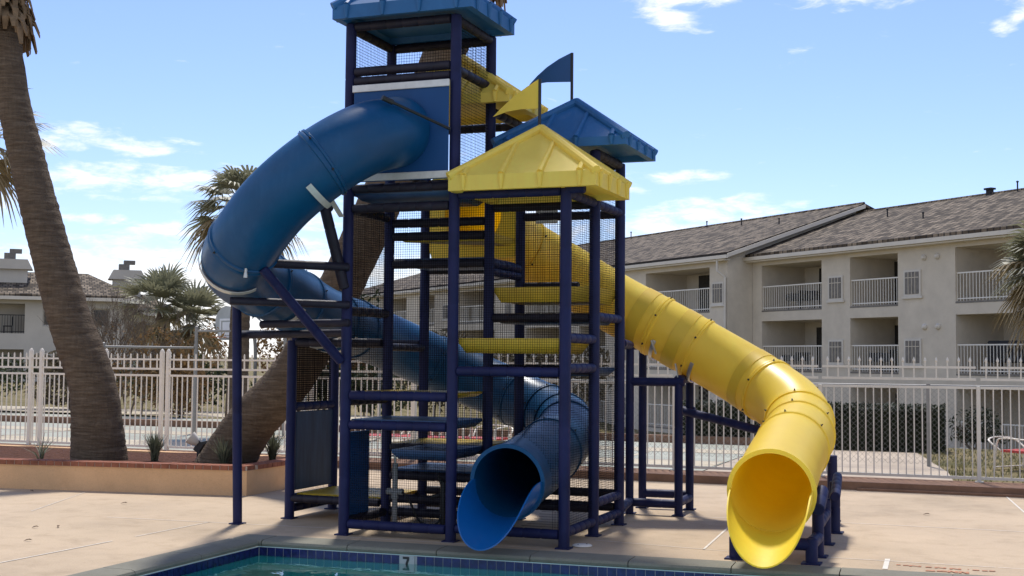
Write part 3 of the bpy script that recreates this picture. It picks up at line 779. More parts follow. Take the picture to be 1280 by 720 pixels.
# ------------------------------------------------------------------ planter
ux, uy = -.988, -.156
pt = thing('raised_planter', 'long raised stucco planter with red brick capping below the palms', 'planter', (-8.03,12.77,0))
def pl(d): return (-8.03+ux*d, 12.77+uy*d)
b = MB(); L = 16
a0 = pl(0); a1 = pl(L)
iy = .16
b.hexa([(a0[0],a0[1],0),(a1[0],a1[1],0),(a1[0],a1[1]+iy,0),(a0[0],a0[1]+iy,0),(a0[0],a0[1],.285),(a1[0],a1[1],.285),(a1[0],a1[1]+iy,.285),(a0[0],a0[1]+iy,.285)])
b.box(a0[0]-.16,a0[0],12.77+iy+.002,14.9,0,.285)
b.box(a1[0],a0[0]-.162,14.76,14.9,0,.285)
b.build('planter_wall','planterwall',pt,False)
b = MB()
b.hexa([(a0[0]+.012,a0[1]-.012,.286),(a1[0],a1[1]-.012,.286),(a1[0],a1[1]+.2,.286),(a0[0]-.19,a0[1]+.16,.286),(a0[0]+.012,a0[1]-.012,.333),(a1[0],a1[1]-.012,.333),(a1[0],a1[1]+.2,.333),(a0[0]-.19,a0[1]+.16,.333)])
b.box(a0[0]-.188,a0[0]+.012,12.80+iy,14.9,.287,.333)
b.build('mortar_bed','mortar',pt,False)
b = MB()
k = 0
while k*.105 < L-.1:
    d0 = .012+k*.105; d1 = d0+.094; jz = random.uniform(-.002,.002)
    p, q = pl(d0), pl(d1); nx_, ny_ = -uy*-1, 0
    o1, o2 = -.02, .20
    b.hexa([(p[0],p[1]+o1,.288),(q[0],q[1]+o1,.288),(q[0],q[1]+o2,.288),(p[0],p[1]+o2,.288),(p[0],p[1]+o1,.340+jz),(q[0],q[1]+o1,.340+jz),(q[0],q[1]+o2,.340+jz),(p[0],p[1]+o2,.340+jz)]); k += 1
y = 12.99
while y < 14.8:
    b.box(a0[0]-.19,a0[0]+.02,y,y+.094,.288,.341+random.uniform(-.002,.002)); y += .105
b.build('brick_cap','brickcap',pt,False)
b = MB(); nxs = 40
for j in range(8):
    for i in range(nxs+1):
        d = .15+(L-.3)*i/nxs; p = pl(d); y0 = p[1]+.17; y = y0+(14.77-y0)*j/7
        b.v.append((p[0] if i else -8.2, y, .275+random.uniform(-.012,.02)))
for j in range(7):
    for i in range(nxs): b.f.append((j*(nxs+1)+i,j*(nxs+1)+i+1,(j+1)*(nxs+1)+i+1,(j+1)*(nxs+1)+i))
b.build('mulch','soil',pt,True)
def tuft(x, y, h, n, lab, spread=.5, grp='ornamental grass tufts in the planter'):
    b = MB()
    for _ in range(n):
        a = random.uniform(0,2*pi); ln = random.uniform(.55,1)*h; sp = random.uniform(.05,spread); w = .006+.003*random.random()
        px, py = x+random.uniform(-.03,.03), y+random.uniform(-.03,.03); s_ = V((-sin(a),cos(a),0))
        pts = []
        for t in (0,.35,.7,1):
            pts.append(V((px+cos(a)*sp*ln*t**1.5, py+sin(a)*sp*ln*t**1.5, .27+ln*t*(1-.25*sp*t))))
        vs = []
        for t, p in zip((1,.9,.6,.08), pts): vs += [p-s_*w*t, p+s_*w*t]
        b.add(vs, [(0,1,3,2),(2,3,5,4),(4,5,7,6)])
    tag(b.build('grass_tuft','grasstuft',None,True), lab, 'plant', grp)
tuft(-11.26,13.11,.40,22,'sparse grass tuft with long arching blades left of the left palm',1.5)
tuft(-9.86,13.55,.42,210,'dense spiky grass tuft in the planter between the two palms',.55)
tuft(-8.72,13.35,.42,90,'loose spiky tuft in front of the foot of the leaning palm',.8)
tuft(-8.62,14.3,.46,170,'dense spiky tuft just right of the leaning palm in the planter',.75)
tuft(-10.25,13.4,.12,26,'small low dark tuft at the right foot of the left palm',1.2)
# flood light
fl = thing('flood_light', 'white bell shaped flood light on a black stand in the planter', 'light', (-9.34,13.75,.28))
b = MB(); b.bar((-9.34,13.75,.26),(-9.34,13.75,.42),.035,n=10); b.sbar((-9.38,13.75,.40),(-9.30,13.75,.52),.06,.09); b.sbar((-9.29,13.75,.42),(-9.22,13.75,.44),.03); b.sbar((-9.31,13.74,.50),(-9.22,13.74,.52),.035); b.build('stand','black',fl)
b = MB(); b.lathe((-9.36,13.74,.50),[(.035,0),(.05,.02),(.07,.06),(.085,.13),(.078,.131),(.04,.03),(.0,.025)],18,V((-.55,-.35,.55))); b.build('lamp_head','white',fl)

# ------------------------------------------------------------------ fence
def fence(name, label, xa, xb, postsx, spear, y=17.2, m='white', hw=.04):
    t = thing(name, label, 'fence', ((xa+xb)/2, y, .05), group='pool fence sections')
    z0 = .13
    for x in postsx:
        b = MB(); w = hw; top = 1.66 if not spear else 1.30
        b.cbox(x-w/2,x+w/2,y-w/2,y+w/2,.04,top,.006)
        if not spear: b.lathe((x,y,top),[(w*.5,0),(w*.45,.02),(w*.2,.04),(0,.045)],8)
        else: b.box(x-w,x+w,y-w,y+w,.04,.112)
        b.build('post',m,t,False)
    ed = [xa]+[x for x in postsx if xa < x < xb]+[xb]
    for p, q in zip(ed, ed[1:]):
        p += hw/2+.002; q -= hw/2+.002
        if q-p < .1: continue
        b = MB()
        for z, h in ((.15,.035),(1.28,.032),(1.385,.03),(1.535,.028)): b.box(p,q,y-.014,y+.014,z-h/2,z+h/2)
        n = max(1,int(round((q-p)/.098)))
        for i in range(n):
            x = p+(i+.5)*(q-p)/n; b.box(x-.0075,x+.0075,y-.0075,y+.0075,.168,1.263)
        n = max(1,int(round((q-p)/.132)))
        for i in range(n):
            x = p+(i+.5)*(q-p)/n; b.box(x-.009,x+.009,y-.0085,y+.0085,1.401,1.52); b.box(x-.009,x+.009,y-.0085,y+.0085,1.55,1.61)
            if spear: b.lathe((x,y,1.60),[(.009,0),(.019,.015),(.017,.035),(0,.07)],6)
            else: b.lathe((x,y,1.61),[(.010,0),(.007,.014),(0,.018)],6)
        b.build('picket_panel',m,t,False)
fence('metal_fence','white picket pool fence with plain tops behind the palm planter',-24,-8.0,[-22.5,-21.2,-19.9,-18.6,-17.3,-16.1,-15.02,-14.80,-13.50,-12.42,-12.30,-11.0,-9.7,-8.4,-8.0],False,hw=.062)
fence('metal_fence','cream pool fence with spear tipped pickets right of the tower',-7.95,8.0,[-7.98,-6.03,-4.08,-2.13,-.18,1.77,3.72,5.67],True,m='white2',hw=.05)
# chain link court fences
def chain(name, label, pts, top, y_, m='greypaint', mesh=True):
    t = thing(name, label, 'fence', (pts[0][0],pts[0][1],0), group='chain link fences round the court')
    for x, y, z in pts:
        b = MB(); b.bar((x,y,-.1),(x,y,z),.035,n=10); b.lathe((x,y,z),[(.04,0),(.035,.03),(0,.05)],10); b.build('post',m,t)
    for p, q in zip(pts, pts[1:]):
        b = MB(); z = min(p[2],q[2])-.04; b.bar((p[0],p[1],z),(q[0],q[1],z),.022,n=8); b.build('rail',m,t)
chain('chain_link_fence','low grey pipe fence rail beyond the white fence, left of the basketball hoop',[(-15.93,20.2,1.80),(-15.15,22.09,1.80)],0,0)
chain('chain_link_fence','tall grey pipe fence rail crossing in front of the basketball hoop',[(-15.11,22.05,2.16),(-13.2,22.3,2.14),(-11.2,22.5,2.14)],0,0)
ct = thing('chain_link_fence','thin grey chain link fence in front of the dark hedge at right','fence',(-.93,20.4,0),group='chain link fences round the court')
for x in (-6.2,-3.6,-.93,1.0,2.9):
    b = MB(); b.bar((x,20.5+.0*x,-.1),(x,20.5,1.27),.03,n=10); b.build('post','greypaint',ct)
b = MB(); b.bar((-8,20.5,1.24),(5,20.5,1.24),.02,n=8); b.build('rail','greypaint',ct)
b = MB(); k = 0; x = -6.2
while x < 4.6:
    for s_ in (1,-1):
        a = V((x,20.5,.05)); c_ = V((x+s_*1.15,20.5,1.2)); d_ = (c_-a).normalized(); n_ = V((d_.z,0,-d_.x))*.0016
        b.add([a-n_,a+n_,c_+n_,c_-n_],[(0,1,2,3)])
    x += .085
b.build('chain_mesh','greypaint',ct,False)

# ------------------------------------------------------------------ palms
def fan_leaf(b, p, d, pet, blade, n=15, droop=.35, fold=.25, spread=78, curl=.0):
    p = V(p); d = V(d).normalized(); side = d.cross(V((0,0,1)))
    if side.length < .05: side = V((1,0,0))
    side.normalize(); up = side.cross(d).normalized()
    roll = random.uniform(-.5,.5); side, up = side*cos(roll)+up*sin(roll), up*cos(roll)-side*sin(roll)
    hub = p+d*pet-V((0,0,pet*pet*.10))
    w = .012
    b.add([p-side*w*1.6,p+side*w*1.6,hub+side*w,hub-side*w,p-up*w*1.4],[(0,1,2,3),(1,4,2),(4,0,3)])
    for i in range(n):
        f = (i+.5)/n*2-1; a = radians(spread)*f+random.uniform(-.05,.05)
        ln = blade*(1-.30*abs(f)**1.6)*random.uniform(.88,1.06)
        dd = (d*cos(a)+side*sin(a)).normalized(); wv = dd.cross(up).normalized()
        bw = blade*.9/n*1.25
        up2 = up*(fold*abs(f))
        pts = []
        for t in (0,.35,.68,1):
            q = hub+dd*(ln*t)+up2*(ln*t*.5)-V((0,0,1))*(droop*ln*t**2.6)-d*(curl*t*t*ln)
            pts.append(q)
        vs = []
        for t, q in zip((.35,1,.7,.05), pts): vs += [q-wv*bw*.5*t, q+wv*bw*.5*t]
        b.add(vs, [(0,1,3,2),(2,3,5,4),(4,5,7,6)])
def crown(parent, c, nfr, pet, blade, el=(-40,75), dry=.15, n=15, dirbias=None, droop=.35):
    bg, bd = MB(), MB()
    for k in range(nfr):
        a = k*2.39996+random.uniform(-.2,.2); e = radians(el[0]+(el[1]-el[0])*((k+.5)/nfr)**.85+random.uniform(-6,6))
        d = V((cos(a)*cos(e), sin(a)*cos(e), sin(e)))
        isdry = e < radians(-12) or random.random() < dry*.5
        fan_leaf(bd if isdry else bg, c, d, pet*random.uniform(.8,1.15), blade*random.uniform(.85,1.1), n, droop+(.25 if isdry else 0))
    bg.build('fronds','frond',parent,False)
    if bd.f: bd.build('dry_fronds','frond_dry',parent,False)
def ptrunk(parent, pts, rads, n=26, per=10, flare=.0, rough=.007):
    c = spline(pts, per); m = len(c); L = sum((c[i+1]-c[i]).length for i in range(m-1))
    k = int(L/.045); cc = []; rr = []
    for j in range(k+1):
        f = j/k*(m-1); i = min(int(f), m-2); cc.append(c[i].lerp(c[i+1], f-i))
        g_ = j/k*(len(rads)-1); i = min(int(g_), len(rads)-2); r = rads[i]+(rads[i+1]-rads[i])*(g_-i)
        rr.append(r*(1+random.choice((0,0,.006,.012,.020)))+random.uniform(-rough,rough)*.6)
    b = MB(); b.tube(cc, rr, n)
    b.v = [(p[0]+random.uniform(-1,1)*rough*.5,p[1]+random.uniform(-1,1)*rough*.5,p[2]+random.uniform(-1,1)*rough*.6) for p in b.v]
    return b.build('trunk','bark',parent,True,ang=50)
def skirt(parent, a, d, ln, r0, r1, n=120):
    a = V(a); d = V(d).normalized(); u, w = frame(d); b = MB()
    for _ in range(n):
        t = random.random(); ph = random.uniform(0,2*pi); e = u*cos(ph)+w*sin(ph)
        p = a+d*(ln*t)+e*r0*.9
        tip = p+e*(random.uniform(.4,1)*(r1-r0))-V((0,0,1))*random.uniform(.22,.5)-d*.05
        mid = p.lerp(tip,.55)+e*.07
        s_ = e.cross(d).normalized(); ww = random.uniform(.03,.06)
        b.add([p-s_*ww,p+s_*ww,mid+s_*ww*.85,mid-s_*ww*.85,tip+s_*ww*.5+V((0,0,.03*random.random())),tip-s_*ww*.4,
               p-s_*ww-e*.02,p+s_*ww-e*.02,mid+s_*ww*.85-e*.02,mid-s_*ww*.85-e*.02,tip+s_*ww*.5-e*.01,tip-s_*ww*.4-e*.01],
              [(0,1,2,3),(3,2,4,5),(7,6,9,8),(8,9,11,10),(0,3,9,6),(2,1,7,8),(3,5,11,9),(4,2,8,10),(5,4,10,11)])
    b.build('frond_bases','skirt',parent,False)
# left palm
p1 = thing('palm_tree','thick brown palm trunk at far left leaning left with shaggy dead frond collar','palm tree',(-10.55,13.3,.25))
ptrunk(p1,[(-10.50,13.3,.2),(-10.60,13.25,1.2),(-10.94,13.2,2.04),(-11.32,13.2,3.06),(-11.68,13.2,4.11),(-12.00,13.2,5.18),(-12.42,13.2,7.55)],[.355,.285,.262,.242,.22,.20,.18])
skirt(p1,(-12.15,13.2,6.0),(-.2,0,1),.9,.22,.52,240)
crown(p1,(-12.45,13.2,7.6),46,.9,.95,(-12,80),.1)
# leaning palm
p2 = thing('palm_tree','steeply leaning palm trunk rising to the right behind the play tower','palm tree',(-8.98,13.8,.25))
ptrunk(p2,[(-9.05,13.8,.15),(-8.62,13.75,.75),(-7.90,13.72,1.52),(-6.98,13.72,3.2),(-6.10,13.72,5.05),(-5.62,13.72,6.2),(-5.35,13.72,7.75)],[.35,.30,.275,.26,.24,.22,.19])
skirt(p2,(-5.72,13.72,6.02),(.3,0,1),.8,.22,.46,170)
crown(p2,(-5.3,13.72,7.8),40,.9,.95,(-8,80),.1)
# background palms
p3 = thing('palm_tree','shaggy fan palm whose crown shows beside the upper blue slide bend','palm tree',(-14.2,22.3,0))
ptrunk(p3,[(-14.3,22.3,-.05),(-14.26,22.3,2),(-14.2,22.3,4.3)],[.24,.2,.19],n=14)
crown(p3,(-14.2,22.3,4.55),64,.62,.72,(-75,75),.3,13,droop=.5)
p4 = thing('palm_tree','palm at the left edge, only frond tips showing past the left trunk','palm tree',(-17.1,17.9,0))
ptrunk(p4,[(-17.1,17.9,-.05),(-17.1,17.9,2.6),(-17.0,17.9,5.2)],[.24,.2,.18],n=14)
crown(p4,(-17.0,17.9,5.5),44,.7,.8,(-60,75),.2,13)
def clump(x, y, cs, lab):
    t = thing('palm_tree', lab, 'palm tree', (x,y,0))
    for dx, dy, z, nf, bl in cs:
        ptrunk(t,[(x+dx*.3,y+dy*.3,-.05),(x+dx*.7,y+dy*.7,z*.6),(x+dx,y+dy,z)],[.2,.17,.15],n=12)
        crown(t,(x+dx,y+dy,z+.1),nf,bl*.75,bl,(-50,80),.12,14,droop=.26)
clump(-27.1,37.9,[(-.40,0,3.15,36,1.2),(.85,.3,2.65,36,1.1)],'twin headed green fan palm beyond the brown shrubs at left')
p5 = thing('palm_tree','fan palm at the right edge with fronds reaching in before the balconies','palm tree',(1.35,26,-.3))
ptrunk(p5,[(1.35,26,-.3),(1.33,26,1.4),(1.3,26,3.0)],[.24,.2,.19],n=14)
crown(p5,(1.20,26,3.35),80,.6,.86,(-70,80),.28,14,droop=.42)

# ------------------------------------------------------------------ shrubs and trees
def foliage(b, c, rx, ry, rz, n, s, seed=None, thr=.0):
    rnd = random
    lobes = [(V((rnd.uniform(-.6,.6)*rx, rnd.uniform(-.6,.6)*ry, rnd.uniform(-.5,.6)*rz)), rnd.uniform(.35,.6)) for _ in range(11)]
    k = 0
    while k < n:
        l, rr = rnd.choice(lobes)
        a = rnd.uniform(0,2*pi); e = math.asin(rnd.uniform(-1,1)); q = rnd.uniform(.55,1.05)**.6*rr
        p = V(c)+l+V((cos(a)*cos(e)*rx*q, sin(a)*cos(e)*ry*q, sin(e)*rz*q))
        if p.z < .02: k += 1; continue
        u = V((rnd.uniform(-1,1),rnd.uniform(-1,1),rnd.uniform(-1,1))).normalized(); w = u.cross(V((rnd.uniform(-1,1),rnd.uniform(-1,1),rnd.uniform(-1,1)))).normalized()
        ss = s*rnd.uniform(.6,1.4)
        b.add([p-u*ss, p+w*ss*.4, p+u*ss, p-w*ss*.4], [(0,1,2,3)]); k += 1
def twigs(b, p, d, ln, r, depth):
    p = V(p); d = V(d).normalized(); q = p+d*ln
    b.bar(p, q, r, r*.65, n=5 if depth < 3 else 3, caps=False)
    if depth == 0: return
    for _ in range(random.choice((2,3,3))):
        e = (d+V((random.uniform(-1,1),random.uniform(-1,1),random.uniform(-.25,.9)))*.55).normalized()
        twigs(b, p+d*ln*random.uniform(.6,1), e, ln*random.uniform(.6,.85), r*.62, depth-1)
def shrub(x, y, rx, ry, h, n, s, m, lab, cat='shrub', name='shrub', grp=None, tw=True, z0=0):
    t = thing(name, lab, cat, (x,y,z0), group=grp)
    b = MB(); foliage(b, (x,y,z0+h*.52), rx, ry, h*.52, n, s); b.build('crown',m,t,False)
    b = MB()
    for _ in range(5 if tw else 2): twigs(b, (x+random.uniform(-.3,.3)*rx,y,z0-.05), (random.uniform(-.4,.4),random.uniform(-.4,.4),1), h*.33, .035, 4)
    b.build('trunk','twig',t,False)
G1 = 'shrubs and trees beyond the court'
shrub(-20.3,28.6,1.25,1.0,2.6,2600,.075,'leaf_brown','rusty brown leafed tree below the twin fan palm',name='tree',cat='tree',grp=G1)
shrub(-19.6,33.5,.95,.9,2.7,2400,.075,'leaf_brown','rusty brown tree just left of the basketball board',name='tree',cat='tree',grp=G1)
shrub(-18.0,33.0,1.5,1.1,2.7,2400,.08,'leaf_brown','ochre leafed tree under the left bend of the blue slide',name='tree',cat='tree',grp=G1)
shrub(-24.5,30,1.8,1.1,1.6,2400,.08,'leaf_grey','grey brown shrub behind the left palm trunk',grp=G1)
shrub(-14.6,33,1.9,1.1,2.5,3000,.085,'leaf_grey','grey brown shrub seen through the netting left of the tower',grp=G1)
shrub(-10.6,31,2.0,1.1,2.1,3000,.085,'leaf_grey','grey brown shrub seen through the middle of the tower',grp=G1)
shrub(-17.6,34.5,.8,.8,3.6,900,.085,'leaf_green','dark green tree top peeping over the basketball board',name='tree',cat='tree',grp=G1)
shrub(-26.5,28.5,2.2,1.1,1.9,2800,.085,'leaf_green','dark green shrub behind the fence at far left',grp=G1)
shrub(-21.7,31,2.2,1.0,1.55,2800,.085,'leaf_green','dark low shrub behind the white fence between the palms',grp=G1)
shrub(-16.2,31,2.0,1.0,1.5,2600,.085,'leaf_green','dark low shrub behind the leaning palm',grp=G1)
bt = thing('bare_tree','leafless brown tree with fine upright twigs right of the left palm','tree',(-21.9,28.1,0),group=G1)
b = MB()
for _ in range(10): twigs(b, (-21.9+random.uniform(-.9,.9),28.1+random.uniform(-.4,.4),-.05),(random.uniform(-.35,.35),random.uniform(-.3,.3),1),1.18,.032,5)
b.build('trunk','twig',bt,False)
b = MB(); foliage(b,(-21.8,28.1,1.5),1.5,.9,1.3,1500,.045); b.build('dead_leaves','leaf_brown',bt,False)
# hedge in front of the building
hd = thing('hedge','clipped dark green hedge below the apartment building','hedge',(-3.6,24.6,-.05))
b = MB(); b.box(-5.6,-.95,24.35,25.3,-.3,.72); b.build('hedge_core','leaf_hedge',hd,False)
b = MB()
for _ in range(9500):
    f = random.random()
    if f < .6: p = V((random.uniform(-5.65,-.85),24.33-random.random()*.06,random.uniform(-.1,.80)))
    elif f < .85: p = V((random.uniform(-5.65,-.85),random.uniform(24.3,25.3),.74+random.uniform(-.03,.08)))
    else: p = V((-.93+random.random()*.08,random.uniform(24.3,25.3),random.uniform(-.2,.8)))
    u = V((random.uniform(-1,1),random.uniform(-1,1),random.uniform(-1,1))).normalized(); w = u.cross(V((random.uniform(-1,1),random.uniform(-1,1),1))).normalized(); s_ = random.uniform(.025,.05)
    b.add([p-u*s_,p+w*s_*.5,p+u*s_,p-w*s_*.5],[(0,1,2,3)])
b.build('leaves','leaf_hedge',hd,False)
shrub(-.25,27.2,.75,.6,1.15,1500,.05,'leaf_hedge','round dark bush beside the building right of the hedge',z0=-.45,tw=False)

# ------------------------------------------------------------------ loungers / chairs
def chair(x, y, rz, lab, z=0):
    t = thing('strap_chair', lab, 'chair', (x,y,z), rz, 'red strap pool chairs')
    for s_ in (-1,1):
        b = MB(); b.tube(spline([(s_*.27,.30,0),(s_*.27,.26,.50),(s_*.27,.18,.60),(s_*.27,-.05,.60),(s_*.27,-.26,.58),(s_*.27,-.32,.5),(s_*.27,-.30,0)],5),.014,8); b.build('frame_side','white',t,True,local=True)
    for q_ in (((-.27,.30,.05),(.27,.30,.05)),((-.26,-.30,.05),(.26,-.30,.05)),((-.26,-.27,.36),(.26,-.27,.36))):
        b = MB(); b.bar(q_[0],q_[1],.012,n=8); b.build('crossbar','white',t,True,local=True)
    b = MB(); b.tube(spline([(-.24,.22,.36),(-.24,.40,.55),(0,.44,.60),(.24,.40,.55),(.24,.22,.36)],5),.013,8); b.build('back_frame','white',t,True,local=True)
    b = MB()
    for k in range(8): b.box(-.25,.25,-.25+k*.06,-.205+k*.06,.34,.385)
    b.build('seat','red',t,False,local=True)
    t.scale = (1.25,1.25,.8)
    return t
c1 = chair(.50,20.9,.9,'white framed chair with red straps on the lawn at the right edge',-.02)
def mv(x,y,rz,lab):
    c = copy_tree(c1); c.location = (x-1.2,y+2.7,.03); c.rotation_euler.z = rz; c['label'] = lab
mv(-8.25,16.25,.1,'red strap chair behind the tower, leftmost of the row'); mv(-7.62,16.28,-.15,'red strap chair behind the tower, second from the left in the row')
mv(-7.0,16.22,.2,'red strap chair behind the tower, third from the left in the row'); mv(-6.4,16.3,0,'red strap chair behind the tower, rightmost of the row')

# ------------------------------------------------------------------ basketball hoop
bh = thing('basketball_hoop','grey fan shaped basketball backboard with white square beyond the court','basketball hoop',(-20.75,31.8,0),radians(-26))
b = MB(); pts = []
for i in range(17):
    a = pi*i/16; pts.append((.62*cos(a), -.02, 2.62+.42*sin(a)))
pts += [(-.62,-.02,2.45),(-.40,-.02,2.06),(.40,-.02,2.06),(.62,-.02,2.45)]
b.prism(pts,(0,.03,0)); b.build('backboard','boardgrey',bh,False,local=True)
b = MB(); b.box(-.36,.36,-.04,-.024,2.12,2.18); b.box(-.36,.36,-.04,-.024,2.62,2.68); b.box(-.36,-.28,-.04,-.024,2.182,2.618); b.box(.28,.36,-.04,-.024,2.182,2.618); b.box(-.20,.20,-.04,-.026,2.20,2.58); b.build('target_square','boardwhite',bh,False,local=True)
b = MB(); n = 20; b.tube([(.23*cos(2*pi*i/n),-.30+.23*sin(2*pi*i/n),2.14) for i in range(n+1)],.012,6,False); b.build('rim','orange',bh,True,local=True)
b = MB(); b.tube(spline([(0,.95,-.05),(0,.95,1.9),(0,.75,2.3),(0,.2,2.42),(0,.02,2.42)],6),.05,10); b.build('pole','greypaint',bh,True,local=True)
gp = thing('light_pole','white curved pole top behind the slim navy support','pole',(-14.6,23.2,0))
b = MB(); b.tube(spline([(-12.75,22.3,0),(-12.75,22.3,1.35),(-12.78,22.3,1.72),(-12.95,22.3,1.95)],6),.045,10); gp.location=(-12.75,22.3,0); b.build('pole_shaft','white2',gp); b = MB(); b.lathe((-12.75,22.3,-.02),[(.10,0),(.10,.03),(.06,.05)],12); b.build('base_plate','greypaint',gp)

# ------------------------------------------------------------------ apartment building at right
A = V((-5.64,55.68,0)); BR = radians(137.7)
ab = thing('apartment_building','long three storey beige apartment building with tiled roof and recessed balconies','building',A,BR)
def part(mb, name, m, par=ab, smooth=False): return mb.build(name, m, par, smooth, local=True)
FL = [(-1.75,.62),(1.17,3.42),(3.92,6.0)]
def wing(s0, s1, o, ztop, openings, grilles, dep=2.3):
    zb = -3.2
    # wall cells
    b = MB(); th = .22
    ss = sorted({s0,s1}|{a for a,_ in openings}|{c for _,c in openings}); zz = sorted({zb,ztop}|{z for f in FL for z in f})
    for i in range(len(ss)-1):
        for j in range(len(zz)-1):
            sc, zc = (ss[i]+ss[i+1])/2, (zz[j]+zz[j+1])/2
            if any(a < sc < c for a, c in openings) and any(z0 < zc < z1 for z0, z1 in FL): continue
            b.box(ss[i],ss[i+1],o-th,o,zz[j],zz[j+1])
    b.box(s0,s1,o-9,o-dep-.25,zb,ztop)           # body behind the balconies
    edges = [s0]+[x for oc in openings for x in oc]+[s1]
    for a, c in zip(edges[::2], edges[1::2]):     # solid piers between the balconies
        b.box(a,c,o-dep-.25,o-th,zb,ztop)
    for a, c in openings:                        # slabs
        for z0, z1 in zip([zb]+[f[1] for f in FL], [f[0] for f in FL]+[ztop]): b.box(a,c,o-dep-.25,o-th,z0,z1)
    part(b,'wall','stucco')
    for a, c in openings:
        for fi, (z0, z1) in enumerate(FL):
            w = c-a; dx = a+dep*1.1
            bd = MB(); bd.box(dx,dx+(w*.34 if w > 5 else (.75 if fi == 1 else .55)),o-dep-.24,o-dep-.20,z0+.02,z0+2.0); d_ = part(bd,'balcony_door','darkglass')
            br_ = MB(); h = 1.12
            br_.box(a,c,o-.12,o-.07,z0+h-.05,z0+h); br_.box(a,c,o-.12,o-.08,z0+.09,z0+.13)
            n = int(w/.155)
            for i in range(n+1):
                x = a+w*i/n; ww = .045 if i in (0,n) else .022; br_.box(x-ww/2,x+ww/2,o-.105,o-.085,z0+.02,z0+h-.05)
            part(br_,'balcony_railing','rail_w')
            bs = MB(); bs.box(a+.003,c-.003,o-.06,o+.012,z0-.07,z0-.005); part(bs,'balcony_edge','grille')
    for s_, zs in grilles:
        for z in zs:
            bg = MB(); bg.box(s_-.46,s_+.46,o+.002,o+.05,z-.50,z+.54); bg.box(s_-.54,s_+.54,o+.002,o+.08,z-.60,z-.502); g_ = part(bg,'wall_unit','stuccolow')
            bg = MB(); bg.box(s_-.37,s_+.37,o+.051,o+.065,z-.42,z+.46); gg = part(bg,'grille','grille',g_)
            bg = MB()
            for k in range(1,4): bg.box(s_-.37+k*.74/4-.012,s_-.37+k*.74/4+.012,o+.066,o+.08,z-.42,z+.46)
            bg.box(s_-.37,s_+.37,o+.066,o+.078,z+.22,z+.25); part(bg,'grille_bars','stucco',g_)
GZ = [4.72,1.98,-.85]
wing(-24,6.62,0,6.35,[(-21,-16),(-12.6,-5.84),(-2.80,0),(1.79,5.94)],[(.87,GZ),(-3.62,GZ),(-14.3,GZ)])
wing(6.64,60,1.44,6.42,[(8.03,13.55),(17.5,20.3),(22.6,26.7),(31,36.5),(40.5,43.3),(45.6,49.7),(54,58.5)],[(7.35,GZ),(15.5,GZ),(21.4,GZ),(29,GZ),(38.5,GZ)])
for s_, z in ((-4.25,5.72),(-4.95,5.72),(-4.25,2.98),(-4.95,2.98),(-15,5.72)):
    b = MB(); b.lathe((s_,.002,z),[(.12,0),(.12,.05),(.06,.13),(0,.14)],12,V((0,1,0))); part(b,'wall_vent','stuccolow')
for fl_, s_, w_, h_ in ((2,4.3,1.0,.75),(2,3.1,.5,.7),(1,-8.2,2.6,1.25),(1,4.6,1.1,.7),(1,-1.2,1.3,.8),(1,-10.8,1.6,1.1)):
    z0 = FL[fl_][0]; b = MB()
    b.cbox(s_-w_/2,s_+w_/2,-1.3,-.45,z0+.42,z0+h_,.06)
    for ex in (-1,1):
        for ey in (-1.2,-.55): b.bar((s_+ex*(w_/2-.08),ey,z0),(s_+ex*(w_/2-.08),ey,z0+.44),.03,n=6)
    b.cbox(s_-w_/2,s_-w_/2+.12,-1.3,-.45,z0+h_,z0+h_+.12,.03)
    part(b,'balcony_furniture','darkstuff')
# roofs
def gable(s0, s1, oe, ze, orr, zr, ob, zb_, name, hipend=None):
    b = MB(); th = .14
    f1 = [(s0,oe,ze),(s1,oe,ze),((hipend if hipend else s1),orr,zr),(s0,orr,zr)]
    f2 = [(s0,orr,zr),((hipend if hipend else s1),orr,zr),(s1,ob,zb_),(s0,ob,zb_)]
    for f in (f1, f2): b.prism(f,(0,0,th))
    if hipend: b.prism([(s1,oe,ze),(s1,ob,zb_),(hipend,orr,zr)],(0,0,th))
    return part(b,name,'rooftile')
RR = gable(-26,6.62,.42,6.40,-6.45,8.80,-13,6.5,'roof')
RL = gable(6.15,61.2,1.80,6.45,-6.49,9.22,-14,6.6,'roof',hipend=55)
# barge board and gable wall, fascia + gutter
b = MB(); b.prism([(6.14,1.82,6.34),(6.14,-6.49,9.12),(6.14,-6.49,9.30),(6.14,1.82,6.52)],(-.06,0,0)); part(b,'barge_board','gutter')
b = MB(); b.prism([(6.66,1.44,6.2),(6.66,-6.4,6.2),(6.66,-6.4,9.1),(6.66,1.44,6.52)],(.18,0,0)); part(b,'gable_wall','stucco')
b = MB(); b.box(6.08,61.2,1.82,1.92,6.30,6.46); b.box(6.4,61,1.45,1.81,6.22,6.29); part(b,'gutter','gutter')
b = MB(); b.box(-26,6.62,.44,.55,6.24,6.40); b.box(-26,6.62,.01,.43,6.17,6.23); part(b,'gutter','gutter')
b = MB(); b.tube([(6.95,1.80,6.30),(6.95,1.80,5.75),(6.72,1.52,5.45),(6.72,1.52,-2.2)],.06,8); part(b,'downpipe','stuccolow')
b = MB()
for i in range(280):
    s_ = 6.2+i*.175
    if s_ < 55: b.bar((s_,-6.49,9.36),(s_+.19,-6.49,9.37),.085,.07,n=6)
part(b,'ridge_tiles','rooftile')
b = MB()
for i in range(185):
    s_ = -26+i*.175; b.bar((s_,-6.45,8.93),(s_+.19,-6.45,8.94),.085,.07,n=6)
part(b,'ridge_tiles','rooftile')
